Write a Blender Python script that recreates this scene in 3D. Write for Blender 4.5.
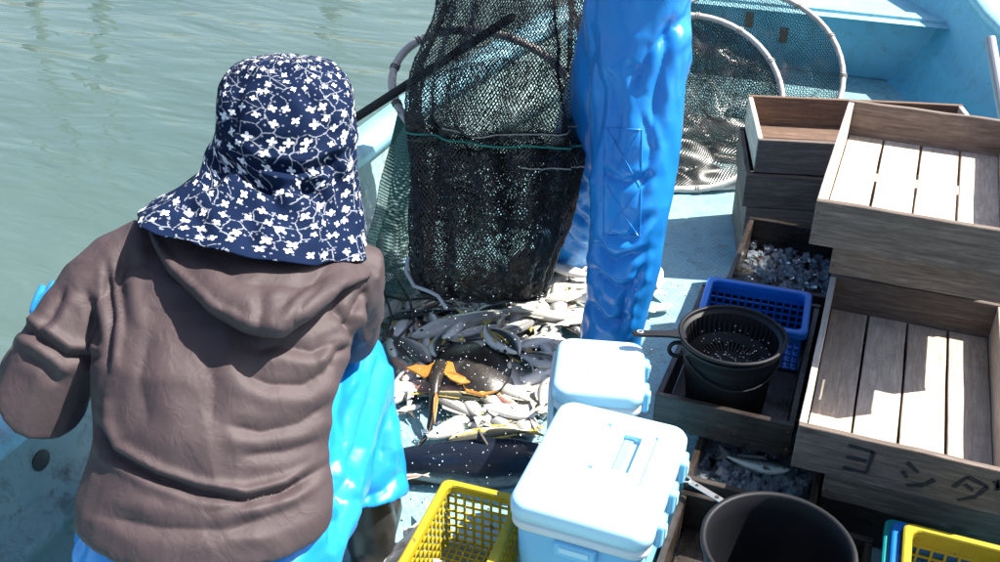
import bpy, bmesh, math, random
import numpy as np
from mathutils import Vector, Matrix, noise as mnoise
R = math.radians
random.seed(7); np.random.seed(7)
S = bpy.context.scene
COL = S.collection
for o in list(bpy.data.objects): bpy.data.objects.remove(o)

# ------------------------------------------------------------------ camera, sky, sun, exposure
CH, CP, CY, CF = 1.9, R(31), R(21.5), 1000.0       # height, pitch, yaw, focal (px of a 1000 px wide frame)
cam = bpy.data.cameras.new('camera'); camo = bpy.data.objects.new('camera', cam); COL.objects.link(camo)
cam.sensor_width = 36; cam.lens = 36; cam.clip_start = .05; cam.clip_end = 2000
camo.location = (0, 0, CH); camo.rotation_euler = (R(90) - CP, 0, CY)
S.camera = camo
SUN = Vector((.78, .48, 1.22)).normalized()        # towards the sun
w = bpy.data.worlds.new('World'); S.world = w; w.use_nodes = True
nt = w.node_tree; bg = nt.nodes['Background']
sky = nt.nodes.new('ShaderNodeTexSky'); sky.sky_type = 'NISHITA'; sky.sun_disc = False
sky.sun_elevation = math.asin(SUN.z); sky.sun_rotation = math.atan2(SUN.x, SUN.y)
sky.dust_density = 2.0
nt.links.new(sky.outputs[0], bg.inputs[0]); bg.inputs[1].default_value = .078
sl = bpy.data.lights.new('sun', 'SUN'); sl.energy = 4.9; sl.angle = R(.53); sl.color = (1, .95, .87)
so = bpy.data.objects.new('sun', sl); COL.objects.link(so)
so.rotation_euler = SUN.to_track_quat('Z', 'Y').to_euler(); so.location = SUN * 30
S.view_settings.view_transform = 'Standard'; S.view_settings.look = 'None'
S.view_settings.exposure = 1.36; S.view_settings.gamma = 1; S.view_settings.use_curve_mapping = False
S.render.engine = 'CYCLES'

# ------------------------------------------------------------------ pixel helpers (a pixel gives a direction)
_c, _s = math.cos(CY), math.sin(CY)
def pz(x, y, Z):
    u, v = (x - 500) / CF, (y - 281) / CF
    X = Z * u; fw = Z * (math.cos(CP) - v * math.sin(CP)); h = Z * (math.sin(CP) + v * math.cos(CP))
    return Vector((X * _c - fw * _s, X * _s + fw * _c, CH - h))
def at(x, y, z=0.0):
    v = (y - 281) / CF
    return pz(x, y, (CH - z) / (math.sin(CP) + v * math.cos(CP)))
def proj(P):                                       # N x 3 array -> pixels, depth
    P = np.asarray(P, float); x, y, z = P[:, 0], P[:, 1], P[:, 2] - CH
    X = x * _c + y * _s; fw = -x * _s + y * _c
    Z = fw * math.cos(CP) - z * math.sin(CP); up = fw * math.sin(CP) + z * math.cos(CP)
    return np.stack([500 + CF * X / Z, 281 - CF * up / Z, Z], 1)
VIEW = (pz(500, 281, 1) - Vector((0, 0, CH)))      # viewing direction

# ------------------------------------------------------------------ materials
MATS = {}
def N(nt, t, **kw):
    n = nt.nodes.new('ShaderNode' + t)
    for k, v in kw.items():
        if k in n.inputs: n.inputs[k].default_value = v
        else: setattr(n, k, v)
    return n
def ramp(nt, fac, stops):
    r = nt.nodes.new('ShaderNodeValToRGB'); e = r.color_ramp.elements
    while len(e) < len(stops): e.new(.5)
    for i, (p, c) in enumerate(stops): e[i].position = p; e[i].color = (*c, 1) if len(c) == 3 else c
    nt.links.new(fac, r.inputs[0]); return r.outputs[0]
def math_(nt, op, a, b=None):
    n = nt.nodes.new('ShaderNodeMath'); n.operation = op
    for i, v in enumerate((a, b)):
        if v is None: continue
        if hasattr(v, 'links'): nt.links.new(v, n.inputs[i])
        else: n.inputs[i].default_value = v
    return n.outputs[0]
def mixc(nt, f, a, b, mode='MIX'):
    n = nt.nodes.new('ShaderNodeMix'); n.data_type = 'RGBA'; n.blend_type = mode
    for i, v in ((0, f), (6, a), (7, b)):
        if hasattr(v, 'links'): nt.links.new(v, n.inputs[i])
        elif i == 0: n.inputs[0].default_value = v
        else: n.inputs[i].default_value = (*v, 1)
    return n.outputs[2]
def bump(nt, bs, h, strength=.3, dist=.002, prev=None):
    b = N(nt, 'Bump', Strength=strength, Distance=dist); nt.links.new(h, b.inputs['Height'])
    if prev: nt.links.new(prev, b.inputs['Normal'])
    nt.links.new(b.outputs[0], bs.inputs['Normal']); return b.outputs[0]
def newmat(name, col=(.5, .5, .5), rough=.5, **kw):
    m = bpy.data.materials.new(name); m.use_nodes = True; MATS[name] = m
    bs = m.node_tree.nodes['Principled BSDF']; bs.inputs['Base Color'].default_value = (*col, 1)
    bs.inputs['Roughness'].default_value = rough
    for k, v in kw.items(): bs.inputs[k].default_value = v
    return m, m.node_tree, bs
def coords(nt, kind='Object', scale=(1, 1, 1), rnd=True):
    tc = N(nt, 'TexCoord'); mp = N(nt, 'Mapping'); mp.inputs['Scale'].default_value = scale
    nt.links.new(tc.outputs[kind], mp.inputs['Vector'])
    if rnd:
        oi = N(nt, 'ObjectInfo'); v = N(nt, 'VectorMath', operation='SCALE'); v.inputs[0].default_value = (37, 19, 53)
        nt.links.new(oi.outputs['Random'], v.inputs['Scale']); nt.links.new(v.outputs[0], mp.inputs['Location'])
    return mp.outputs[0]
def noise(nt, vec, scale=5, detail=6, rough=.55, dist=0):
    n = N(nt, 'TexNoise', Scale=scale, Detail=detail, Roughness=rough, Distortion=dist)
    nt.links.new(vec, n.inputs['Vector']); return n.outputs['Fac']
def lk(nt, a, bs, i): nt.links.new(a, bs.inputs[i])

def mottled(name, c1, c2, rough=.5, scale=8, bstr=.2, bdist=.002, bscale=None, speck=None, **kw):
    m, nt, bs = newmat(name, c1, rough, **kw)
    v = coords(nt)
    c = ramp(nt, noise(nt, v, scale, 8, .65), [(.3, c1), (.7, c2)])
    if speck:                                      # (colour, scale, threshold)
        k = ramp(nt, noise(nt, v, speck[1], 4, .7), [(speck[2], (0, 0, 0)), (speck[2] + .06, (1, 1, 1))])
        c = mixc(nt, k, c, speck[0])
    lk(nt, c, bs, 'Base Color')
    if bstr: bump(nt, bs, noise(nt, v, bscale or scale * 4, 6, .6), bstr, bdist)
    return m

def wood(name, dark, mid, light, rough=.75, wet=False):
    m, nt, bs = newmat(name, mid, rough)
    v = coords(nt, 'Object', (1.6, 22, 22))         # grain along local x
    v2 = coords(nt, 'Object', (2.5, 8, 8)); v3 = coords(nt, 'Object', (1, 1, 1))
    g1 = noise(nt, v, 5.0, 9, .68, .8); g2 = noise(nt, v2, 1.6, 5, .6, 1.5)
    wv = N(nt, 'TexWave', wave_type='RINGS', rings_direction='X', Scale=3.0, Distortion=7.0, Detail=3.0)
    wv.inputs['Detail Scale'].default_value = 1.2
    nt.links.new(v2, wv.inputs['Vector'])
    c = ramp(nt, g1, [(.3, dark), (.52, mid), (.75, light)])
    c = mixc(nt, math_(nt, 'MULTIPLY', wv.outputs['Fac'], .35), c, dark, 'MIX')
    vf = coords(nt, 'Object', (3, 70, 70)); gf_ = noise(nt, vf, 6.0, 4, .6, .3)
    c = mixc(nt, ramp(nt, gf_, [(.36, (.45,) * 3), (.5, (0,) * 3)]), c, tuple(x * .55 for x in dark))
    vk = coords(nt, 'Object', (3.2, 9, 9)); kn = N(nt, 'TexVoronoi', Scale=1.0); nt.links.new(vk, kn.inputs['Vector'])
    c = mixc(nt, ramp(nt, kn.outputs['Distance'], [(.05, (.85,) * 3), (.11, (0,) * 3)]), c, tuple(x * .4 for x in dark))
    gr = ramp(nt, noise(nt, v3, 23, 5, .75), [(.52, (0,) * 3), (.70, (.7,) * 3)])
    c = mixc(nt, gr, c, tuple(x * .6 for x in mid))
    st = ramp(nt, noise(nt, v3, 5, 7, .7), [(.42, (0, 0, 0)), (.75, (1, 1, 1))])
    c = mixc(nt, math_(nt, 'MULTIPLY', st, .5), c, tuple(x * .45 for x in mid))
    oi = N(nt, 'ObjectInfo')
    hv = N(nt, 'HueSaturation'); nt.links.new(c, hv.inputs['Color'])
    mr = N(nt, 'MapRange'); mr.inputs['To Min'].default_value = .72; mr.inputs['To Max'].default_value = 1.18
    nt.links.new(oi.outputs['Random'], mr.inputs['Value']); nt.links.new(mr.outputs[0], hv.inputs['Value'])
    lk(nt, hv.outputs[0], bs, 'Base Color')
    if wet:
        lk(nt, ramp(nt, noise(nt, v3, 7, 5, .6), [(.4, (.12,) * 3), (.65, (.6,) * 3)]), bs, 'Roughness')
    bump(nt, bs, math_(nt, 'ADD', math_(nt, 'ADD', g1, math_(nt, 'MULTIPLY', gf_, .8)), math_(nt, 'MULTIPLY', g2, .6)), .5, .0025)
    return m
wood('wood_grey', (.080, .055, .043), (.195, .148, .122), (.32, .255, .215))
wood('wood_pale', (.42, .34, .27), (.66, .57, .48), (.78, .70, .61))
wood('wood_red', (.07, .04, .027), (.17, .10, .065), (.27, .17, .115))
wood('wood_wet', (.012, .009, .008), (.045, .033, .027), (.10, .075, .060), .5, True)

# painted fibreglass of the boat
def boatpaint(name, c1, c2, dots=False, dirt=(.10, .095, .075), damt=.55):
    m, nt, bs = newmat(name, c1, .42)
    v = coords(nt, rnd=False)
    c = ramp(nt, noise(nt, v, 3.0, 8, .65), [(.3, c1), (.72, c2)])
    d = ramp(nt, noise(nt, v, 14, 9, .75, .5), [(.50, (0, 0, 0)), (.68, (1, 1, 1))])
    c = mixc(nt, math_(nt, 'MULTIPLY', d, damt), c, dirt)
    ch = ramp(nt, noise(nt, v, 46, 3, .5), [(.70, (0, 0, 0)), (.73, (1, 1, 1))])
    c = mixc(nt, math_(nt, 'MULTIPLY', ch, .6), c, (.06, .07, .07))
    lk(nt, c, bs, 'Base Color')
    h = noise(nt, v, 30, 6, .6)
    if dots:
        sep = N(nt, 'SeparateXYZ'); nt.links.new(v, sep.inputs[0])
        k = 2 * math.pi / .026
        sx = math_(nt, 'SINE', math_(nt, 'MULTIPLY', sep.outputs[0], k)); sy = math_(nt, 'SINE', math_(nt, 'MULTIPLY', sep.outputs[1], k))
        pr = math_(nt, 'MULTIPLY', sx, sy)
        h = math_(nt, 'ADD', math_(nt, 'MULTIPLY', h, .4), math_(nt, 'MULTIPLY', pr, .5))
        bump(nt, bs, h, .6, .003)
        lk(nt, ramp(nt, noise(nt, v, 4, 5, .6), [(.4, (.12,) * 3), (.62, (.45,) * 3)]), bs, 'Roughness')
    else: bump(nt, bs, h, .25, .002)
    return m
boatpaint('paint_deck', (.21, .40, .46), (.29, .49, .53), True)
boatpaint('paint_blue', (.10, .36, .52), (.16, .45, .60), False, (.12, .17, .18), .5)
boatpaint('paint_gunwale', (.22, .50, .62), (.32, .60, .70), False, (.2, .2, .17), .5)
boatpaint('paint_bulwark', (.17, .31, .32), (.33, .45, .43), False, (.08, .075, .05), .85)
mottled('rust', (.09, .035, .015), (.2, .085, .03), .85, 30, .5)

# water
m, nt, bs = newmat('water', (.072, .118, .096), .04, IOR=1.33)
v = coords(nt, 'Object', (1, 1, 1), False)
rot = N(nt, 'Mapping'); rot.inputs['Rotation'].default_value = (0, 0, R(-28)); rot.inputs['Scale'].default_value = (.55, 1.5, 1)
nt.links.new(v, rot.inputs['Vector'])
n1 = noise(nt, rot.outputs[0], 1.5, 2, .45, .6); n2 = noise(nt, rot.outputs[0], 5, 2, .5, .8); n3 = noise(nt, v, .35, 3, .5)
h = math_(nt, 'ADD', math_(nt, 'ADD', n1, math_(nt, 'MULTIPLY', n2, .17)), math_(nt, 'MULTIPLY', n3, .8))
bump(nt, bs, h, 1.0, .068)
lk(nt, ramp(nt, n3, [(.35, (.066, .108, .102)), (.65, (.082, .128, .120))]), bs, 'Base Color')

# cloth and plastics
def cloth(name, c1, c2, rough=.75, weave=900, bstr=.15, fold=0, folddist=.01, **kw):
    m, nt, bs = newmat(name, c1, rough, **kw)
    v = coords(nt, rnd=False)
    lk(nt, ramp(nt, noise(nt, v, 6, 6, .6), [(.3, c1), (.7, c2)]), bs, 'Base Color')
    p = bump(nt, bs, noise(nt, v, weave, 2, .5), bstr, .0006)
    if fold:
        vv = coords(nt, 'Object', (1, 1, .6), False)
        bump(nt, bs, noise(nt, vv, fold, 3, .5, 1.0), .6, folddist, p)
    return m
cloth('jacket_cloth', (.046, .030, .033), (.060, .040, .043), .68, 700, .25, 34, .0035)
cloth('collar_cloth', (.35, .36, .45), (.42, .43, .52))
cloth('pvc_dark', (.012, .20, .60), (.018, .24, .66), .26, 120, .08, 9, .003)
cloth('pvc_light', (.010, .22, .66), (.015, .27, .72), .30, 150, .08, 12, .004)
cloth('glove', (.01, .16, .40), (.015, .22, .48), .45, 200, .2)
cloth('skin', (.42, .24, .16), (.48, .28, .19), .5, 400, .1)
cloth('man_coat', (.03, .06, .13), (.04, .08, .16), .6, 500, .2, 14, .006)
mottled('boot_rubber', (.012, .012, .013), (.03, .03, .03), .35, 20, .2)
mottled('black_plastic', (.005, .006, .008), (.009, .010, .013), .55, 12, .12, .001, speck=((.08, .09, .10), 60, .70), **{'Specular IOR Level': .3})
mottled('blue_plastic', (.006, .13, .52), (.01, .18, .62), .38, 14, .15, .001)
mottled('yellow_plastic', (.36, .27, .010), (.46, .35, .015), .45, 14, .2, .001, speck=((.12, .10, .04), 30, .62))
mottled('teal_plastic', (.0, .20, .22), (.01, .27, .28), .45, 14, .2, .001)
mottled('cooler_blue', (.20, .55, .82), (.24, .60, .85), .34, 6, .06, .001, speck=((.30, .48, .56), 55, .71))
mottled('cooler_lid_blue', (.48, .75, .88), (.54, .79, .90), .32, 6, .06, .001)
mottled('cooler_white', (.66, .69, .72), (.72, .74, .76), .4, 10, .1, .001)
mottled('hoop_grey', (.40, .36, .34), (.54, .50, .47), .55, 18, .4, .002, speck=((.12, .10, .09), 40, .62))
mottled('net_black', (.012, .011, .010), (.028, .025, .023), .28, 60, 0)
mottled('net_green', (.05, .16, .14), (.08, .22, .19), .5, 60, 0)
mottled('net_olive', (.085, .10, .08), (.14, .16, .13), .5, 60, 0)
mottled('cord_green', (.01, .16, .12), (.02, .24, .18), .6, 60, .3)
mottled('cord_pale', (.26, .24, .21), (.38, .35, .31), .7, 60, .3)
mottled('pipe_grey', (.33, .34, .37), (.42, .43, .46), .4, 10, .2)
mottled('steel', (.50, .50, .50), (.62, .62, .62), .3, 20, .15, Metallic=.8)
mottled('ink', (.010, .010, .014), (.025, .025, .03), .8, 50, 0)
mottled('pole_wood', (.035, .04, .02), (.075, .075, .04), .8, 12, .3)
m, nt, bs = newmat('ice', (.66, .76, .84), .12, IOR=1.31); bs.inputs['Transmission Weight'].default_value = .88
m, nt, bs = newmat('droplet', (.92, .95, .96), .08, IOR=1.33); bs.inputs['Transmission Weight'].default_value = .25
m, nt, bs = newmat('scale_flake', (.80, .84, .84), .15)
m, nt, bs = newmat('eye', (.01, .01, .01), .05)
m, nt, bs = newmat('eye_white', (.55, .52, .45), .15)
# twisted rope on the pole
m, nt, bs = newmat('rope_dark', (.02, .02, .022), .7)
wv = N(nt, 'TexWave', bands_direction='DIAGONAL', Scale=9.0, Distortion=.3); tc = N(nt, 'TexCoord'); mp = N(nt, 'Mapping'); mp.inputs['Scale'].default_value = (8, 2.2, 1)
nt.links.new(tc.outputs['UV'], mp.inputs[0]); nt.links.new(mp.outputs[0], wv.inputs[0])
lk(nt, ramp(nt, wv.outputs['Fac'], [(.1, (.008, .008, .01)), (.8, (.05, .05, .055))]), bs, 'Base Color'); bump(nt, bs, wv.outputs['Fac'], .8, .006)

# fish: uv = (along, back 1 .. belly 0)
def fishmat(name, back, side, belly, stripes=0, line=None, rough=.22, split=(.35, .55, .8)):
    m, nt, bs = newmat(name, side, rough)
    tc = N(nt, 'TexCoord'); sp = N(nt, 'SeparateXYZ'); nt.links.new(tc.outputs['UV'], sp.inputs[0])
    v = coords(nt); nz = noise(nt, v, 26, 5, .6)
    f = math_(nt, 'ADD', sp.outputs[1], math_(nt, 'MULTIPLY', math_(nt, 'SUBTRACT', nz, .5), .25))
    c = ramp(nt, f, [(split[0], belly), (split[1], side), (split[2], back)])
    if stripes:
        wv = N(nt, 'TexWave', bands_direction='X', Scale=stripes, Distortion=5.0, Detail=2.0); nt.links.new(tc.outputs['UV'], wv.inputs[0])
        k = math_(nt, 'MULTIPLY', ramp(nt, wv.outputs['Fac'], [(.45, (0, 0, 0)), (.6, (1, 1, 1))]), ramp(nt, sp.outputs[1], [(.55, (0, 0, 0)), (.68, (1, 1, 1))]))
        c = mixc(nt, k, c, tuple(x * .25 for x in back))
    if line:
        d = math_(nt, 'ABSOLUTE', math_(nt, 'SUBTRACT', sp.outputs[1], .60))
        c = mixc(nt, ramp(nt, d, [(.03, (1, 1, 1)), (.08, (0, 0, 0))]), c, line)
    bl = ramp(nt, noise(nt, v, 11, 4, .7), [(.66, (0, 0, 0)), (.74, (1, 1, 1))])
    c = mixc(nt, math_(nt, 'MULTIPLY', bl, .5), c, (.35, .10, .07))
    lk(nt, c, bs, 'Base Color')
    vo = N(nt, 'TexVoronoi', Scale=120.0); nt.links.new(v, vo.inputs['Vector'])
    bump(nt, bs, vo.outputs['Distance'], .25, .001)
fishmat('fish_silver', (.20, .20, .19), (.52, .52, .49), (.76, .74, .70))
fishmat('fish_white', (.44, .42, .38), (.68, .66, .62), (.80, .78, .75))
fishmat('fish_mackerel', (.03, .06, .055), (.26, .29, .27), (.66, .65, .61), 9)
fishmat('fish_yellow', (.07, .07, .045), (.42, .40, .33), (.70, .68, .62), 0, (.48, .33, .05))
fishmat('fish_pink', (.33, .17, .13), (.52, .37, .31), (.68, .62, .57))
fishmat('fish_grey', (.06, .06, .06), (.20, .20, .20), (.50, .49, .47))
fishmat('fish_dark', (.008, .012, .022), (.020, .03, .055), (.34, .35, .36), 0, None, .25, (.16, .34, .7))
mottled('fin_pale', (.40, .37, .30), (.52, .48, .40), .4, 30, .3)
mottled('fin_yellow', (.42, .30, .07), (.50, .38, .12), .4, 30, .3)
mottled('fin_dark', (.035, .03, .03), (.09, .075, .065), .4, 30, .3)
mottled('ray_skin', (.016, .013, .011), (.040, .033, .027), .28, 30, .3, .002)
mottled('ray_orange', (.42, .15, .02), (.55, .24, .04), .4, 30, .3)
mottled('ray_belly', (.5, .46, .42), (.6, .55, .5), .4, 30, .2)

# flowered navy cloth, uv in metres
m, nt, bs = newmat('bonnet_cloth', (.012, .03, .085), .85, **{'Specular IOR Level': .12})
tc = N(nt, 'TexCoord')
def flowers(scale, size, off, rnd=.75):
    mp = N(nt, 'Mapping'); mp.inputs['Scale'].default_value = (scale, scale, 1); mp.inputs['Location'].default_value = (off, off * 1.7, 0)
    nt.links.new(tc.outputs['UV'], mp.inputs[0])
    vo = N(nt, 'TexVoronoi', voronoi_dimensions='2D', Scale=1.0, Randomness=rnd); nt.links.new(mp.outputs[0], vo.inputs['Vector'])
    d = N(nt, 'VectorMath', operation='SUBTRACT'); nt.links.new(mp.outputs[0], d.inputs[0]); nt.links.new(vo.outputs['Position'], d.inputs[1])
    sp = N(nt, 'SeparateXYZ'); nt.links.new(d.outputs[0], sp.inputs[0])
    a = math_(nt, 'ARCTAN2', sp.outputs[1], sp.outputs[0])
    sc = N(nt, 'SeparateColor'); nt.links.new(vo.outputs['Color'], sc.inputs[0])
    a = math_(nt, 'ADD', a, math_(nt, 'MULTIPLY', sc.outputs[0], 6.28))
    pet = math_(nt, 'ABSOLUTE', math_(nt, 'COSINE', math_(nt, 'MULTIPLY', a, 2.0)))
    rad = math_(nt, 'MULTIPLY', math_(nt, 'ADD', math_(nt, 'MULTIPLY', pet, .7), .3), math_(nt, 'MULTIPLY', math_(nt, 'ADD', math_(nt, 'MULTIPLY', sc.outputs[1], .4), .8), size))
    return math_(nt, 'LESS_THAN', vo.outputs['Distance'], rad), vo.outputs['Distance']
f1, d1 = flowers(31, .25, 0)
f2, _ = flowers(52, .13, 3.3, 1.0)
mp = N(nt, 'Mapping'); mp.inputs['Scale'].default_value = (1, 1, 1); nt.links.new(tc.outputs['UV'], mp.inputs[0])
nzc = N(nt, 'TexNoise', Scale=60.0, Detail=1.0); nt.links.new(mp.outputs[0], nzc.inputs['Vector'])
wp = N(nt, 'VectorMath', operation='SCALE'); wp.inputs['Scale'].default_value = .010; nt.links.new(nzc.outputs['Color'], wp.inputs[0])
ad = N(nt, 'VectorMath', operation='ADD'); nt.links.new(mp.outputs[0], ad.inputs[0]); nt.links.new(wp.outputs[0], ad.inputs[1])
ve = N(nt, 'TexVoronoi', voronoi_dimensions='2D', feature='DISTANCE_TO_EDGE', Scale=36.0); nt.links.new(ad.outputs[0], ve.inputs['Vector'])
ln = math_(nt, 'LESS_THAN', ve.outputs['Distance'], .040)
msk = math_(nt, 'GREATER_THAN', noise(nt, mp.outputs[0], 16, 2, .5), .47)
bz = math_(nt, 'GREATER_THAN', noise(nt, mp.outputs[0], 220, 1, .5), .40)
ln = math_(nt, 'MULTIPLY', math_(nt, 'MULTIPLY', ln, msk), bz)
c = mixc(nt, math_(nt, 'MULTIPLY', math_(nt, 'MAXIMUM', ln, f2), .36), (.003, .011, .040), (.62, .66, .74))
c = mixc(nt, f1, c, (.74, .76, .80))
lk(nt, c, bs, 'Base Color')
bump(nt, bs, noise(nt, mp.outputs[0], 1500, 1, .5), .15, .0005)

# ------------------------------------------------------------------ object helpers
def prop(o, label=None, cat=None, group=None, kind=None):
    if label: o['label'] = label
    if cat: o['category'] = cat
    if group: o['group'] = group
    if kind: o['kind'] = kind
    return o
def empty(name, loc=(0, 0, 0), rz=0, label=None, cat=None, group=None):
    o = bpy.data.objects.new(name, None); COL.objects.link(o); o.location = loc; o.rotation_euler = (0, 0, rz)
    o.empty_display_size = .05
    return prop(o, label, cat, group)
def link(name, me, mat, parent=None, smooth=False, bevel=0, seg=2):
    o = bpy.data.objects.new(name, me); COL.objects.link(o)
    if mat is not None and not me.materials: me.materials.append(MATS[mat])
    if smooth: me.polygons.foreach_set('use_smooth', [True] * len(me.polygons))
    if parent: o.parent = parent
    if bevel:
        b = o.modifiers.new('bevel', 'BEVEL'); b.width = bevel; b.segments = seg; b.limit_method = 'ANGLE'
    return o
class MB:
    def __init__(s): s.v = []; s.f = []; s.uv = []
    def add(s, v, f):
        k = len(s.v); s.v += [tuple(p) for p in v]; s.f += [tuple(i + k for i in q) for q in f]; return s
    def box(s, lo, hi, M=None):
        (a, b, c), (d, e, f) = lo, hi
        v = [Vector(p) for p in ((a, b, c), (d, b, c), (d, e, c), (a, e, c), (a, b, f), (d, b, f), (d, e, f), (a, e, f))]
        if M is not None: v = [M @ p for p in v]
        return s.add(v, [(0, 3, 2, 1), (4, 5, 6, 7), (0, 1, 5, 4), (1, 2, 6, 5), (2, 3, 7, 6), (3, 0, 4, 7)])
    def rings(s, rings, closed=True, cap=True):
        n = len(rings[0]); v = [p for r in rings for p in r]; f = []
        for i in range(len(rings) - 1):
            for j in range(n if closed else n - 1):
                k = (j + 1) % n
                f.append((i * n + j, i * n + k, (i + 1) * n + k, (i + 1) * n + j))
        if cap and closed:
            f.append(tuple(range(n - 1, -1, -1))); f.append(tuple((len(rings) - 1) * n + j for j in range(n)))
        return s.add(v, f)
    def tube(s, pts, r, n=10, round_ends=True, closed=False, squash=None):
        pts = [Vector(p) for p in pts]; rs = list(r) if hasattr(r, '__len__') else [r] * len(pts)
        if closed:
            P = pts
        elif round_ends:
            t0 = (pts[0] - pts[1]).normalized(); t1 = (pts[-1] - pts[-2]).normalized()
            P = [pts[0] + t0 * rs[0] * k for k in (.98, .8)] + pts + [pts[-1] + t1 * rs[-1] * k for k in (.8, .98)]
            rs = [rs[0] * .2, rs[0] * .6] + rs + [rs[-1] * .6, rs[-1] * .2]
        else: P = pts
        up = None; out = []
        for i, p in enumerate(P):
            if closed: t = (P[(i + 1) % len(P)] - P[i - 1]).normalized()
            else: t = (P[min(i + 1, len(P) - 1)] - P[max(i - 1, 0)]).normalized()
            if up is None: up = Vector((0, 0, 1)) if abs(t.z) < .9 else Vector((0, 1, 0))
            a = t.cross(up).normalized(); b = a.cross(t).normalized(); up = b
            q = squash or (1, 1)
            out.append([p + (a * math.cos(2 * math.pi * k / n) * q[0] + b * math.sin(2 * math.pi * k / n) * q[1]) * rs[i] for k in range(n)])
        if closed: out.append(out[0])
        return s.rings(out, True, not closed)
    def lathe(s, prof, n=32, M=None):
        rr = []
        for r, z in prof:
            ring = [Vector((r * math.cos(2 * math.pi * k / n), r * math.sin(2 * math.pi * k / n), z)) for k in range(n)]
            rr.append([M @ p for p in ring] if M is not None else ring)
        return s.rings(rr, True, False)
    def ell(s, c, rad, M=None, nu=16, nv=10):
        rr = []
        for i in range(nv + 1):
            a = math.pi * (i + (.02 if i == 0 else -.02 if i == nv else 0)) / nv
            ring = [Vector((rad[0] * math.sin(a) * math.cos(2 * math.pi * k / nu), rad[1] * math.sin(a) * math.sin(2 * math.pi * k / nu), -rad[2] * math.cos(a))) for k in range(nu)]
            rr.append([(M @ p if M is not None else p) + Vector(c) for p in ring])
        return s.rings(rr)
    def mesh(s, name):
        me = bpy.data.meshes.new(name); me.from_pydata([tuple(p) for p in s.v], [], s.f); me.update(); return me
    def build(s, name, mat, parent=None, smooth=False, bevel=0, seg=2):
        return link(name, s.mesh(name), mat, parent, smooth, bevel, seg)
def recalc(me):
    bm = bmesh.new(); bm.from_mesh(me); bmesh.ops.recalc_face_normals(bm, faces=bm.faces); bm.to_mesh(me); bm.free()
def baked(o, mods):
    """apply a list of modifiers and give the resulting mesh back"""
    for t, kw in mods:
        md = o.modifiers.new(t, t)
        for k, v in kw.items(): setattr(md, k, v)
    dg = bpy.context.evaluated_depsgraph_get(); dg.update()
    me = bpy.data.meshes.new_from_object(o.evaluated_get(dg))
    old = o.data; o.modifiers.clear(); o.data = me; bpy.data.meshes.remove(old)
    return me
def seg_dist(P, a, b):
    ab = b - a; t = np.clip(((P - a) @ ab) / max(ab @ ab, 1e-9), 0, 1); return np.linalg.norm(P - (a + t[:, None] * ab), axis=1), t
def carve(me, folds, backfacing=False, lump=0, lscale=6, ridge=0, rscale=(8, 8, 4)):
    """press creases and raise folds; folds = (pixel polyline, width px, depth m)"""
    n = len(me.vertices); co = np.zeros(n * 3); no = np.zeros(n * 3)
    me.vertices.foreach_get('co', co); me.vertices.foreach_get('normal', no)
    co = co.reshape(-1, 3); no = no.reshape(-1, 3); px = proj(co)
    view = co - np.array([0, 0, CH]); view /= np.linalg.norm(view, axis=1)[:, None]
    facing = np.clip(-(view * no).sum(1) * 3 + .3, 0, 1); dis = np.zeros(n)
    for pl, wd, dp in folds:
        pl = [np.array(p, float) for p in pl]; best = np.full(n, 1e9); side = np.zeros(n); L = len(pl) - 1; tt = np.zeros(n)
        for i in range(L):
            d, t = seg_dist(px[:, :2], pl[i], pl[i + 1]); k = d < best
            ab = pl[i + 1] - pl[i]; rel = px[:, :2] - pl[i]; sg = np.sign(ab[0] * rel[:, 1] - ab[1] * rel[:, 0])
            best[k] = d[k]; side[k] = sg[k]; tt[k] = (i + t[k]) / L
        fade = np.clip(np.minimum(tt, 1 - tt) * 5 + .15, 0, 1)
        sd = best * side
        dis += facing * fade * (-dp * 1.25 * np.exp(-np.abs(sd) / wd * 1.15) + dp * .75 * np.exp(-((sd + 1.9 * wd) / (1.2 * wd)) ** 2) + dp * .3 * np.exp(-((sd - 2.2 * wd) / (1.3 * wd)) ** 2))
    if lump:
        for i in range(n): dis[i] += lump * mnoise.noise(Vector(co[i]) * lscale) + lump * .5 * mnoise.noise(Vector(co[i]) * lscale * 2.3)
    if ridge:
        sx, sy, sz_ = rscale
        for i in range(n):
            p = Vector((co[i][0] * sx, co[i][1] * sy, co[i][2] * sz_)); p += mnoise.noise_vector(p * .7) * .6
            a_ = mnoise.noise(p); b_ = mnoise.noise(p * 2.1 + Vector((5, 3, 1))); dis[i] += ridge * (.45 - abs(a_) * 1.6) + ridge * .4 * (.4 - abs(b_) * 1.5)
    co += no * dis[:, None]
    me.vertices.foreach_set('co', co.ravel()); me.update()

# ------------------------------------------------------------------ water
wm = MB().box((-300, -300, -2), (300, 300, -.16)).build('water', 'water'); prop(wm, kind='structure')

# ------------------------------------------------------------------ boat
BC = -.42
def lerp_tab(tab, y):
    if y <= tab[0][0]: return tab[0][1]
    for (a, p), (b, q) in zip(tab, tab[1:]):
        if y <= b: t = (y - a) / (b - a); t = t * t * (3 - 2 * t) * .35 + t * .65; return p + (q - p) * t
    return tab[-1][1]
HW = [(-2.4, 1.20), (0, 1.33), (3.4, 1.33), (4.4, 1.20), (5.6, .86), (6.6, .45), (7.3, .06)]
ST = [-2.4, -1.6, -.8, 0, .6, 1.2, 1.8, 2.4, 3.0, 3.4, 3.8, 4.2, 4.6, 5.0, 5.3, 5.6, 5.9, 6.2, 6.6, 7.0, 7.3]
def sheer(y): return .22 * max(0, (y - 3.6) / 3.7) ** 1.6
def bowf(y): return max(0, min(1, (y - 3.4) / 2.6))
boat = empty('fishing_boat', (BC, 2, 0), 0, 'pale blue painted fibreglass boat carrying the people, fish and boxes', 'boat')
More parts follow.
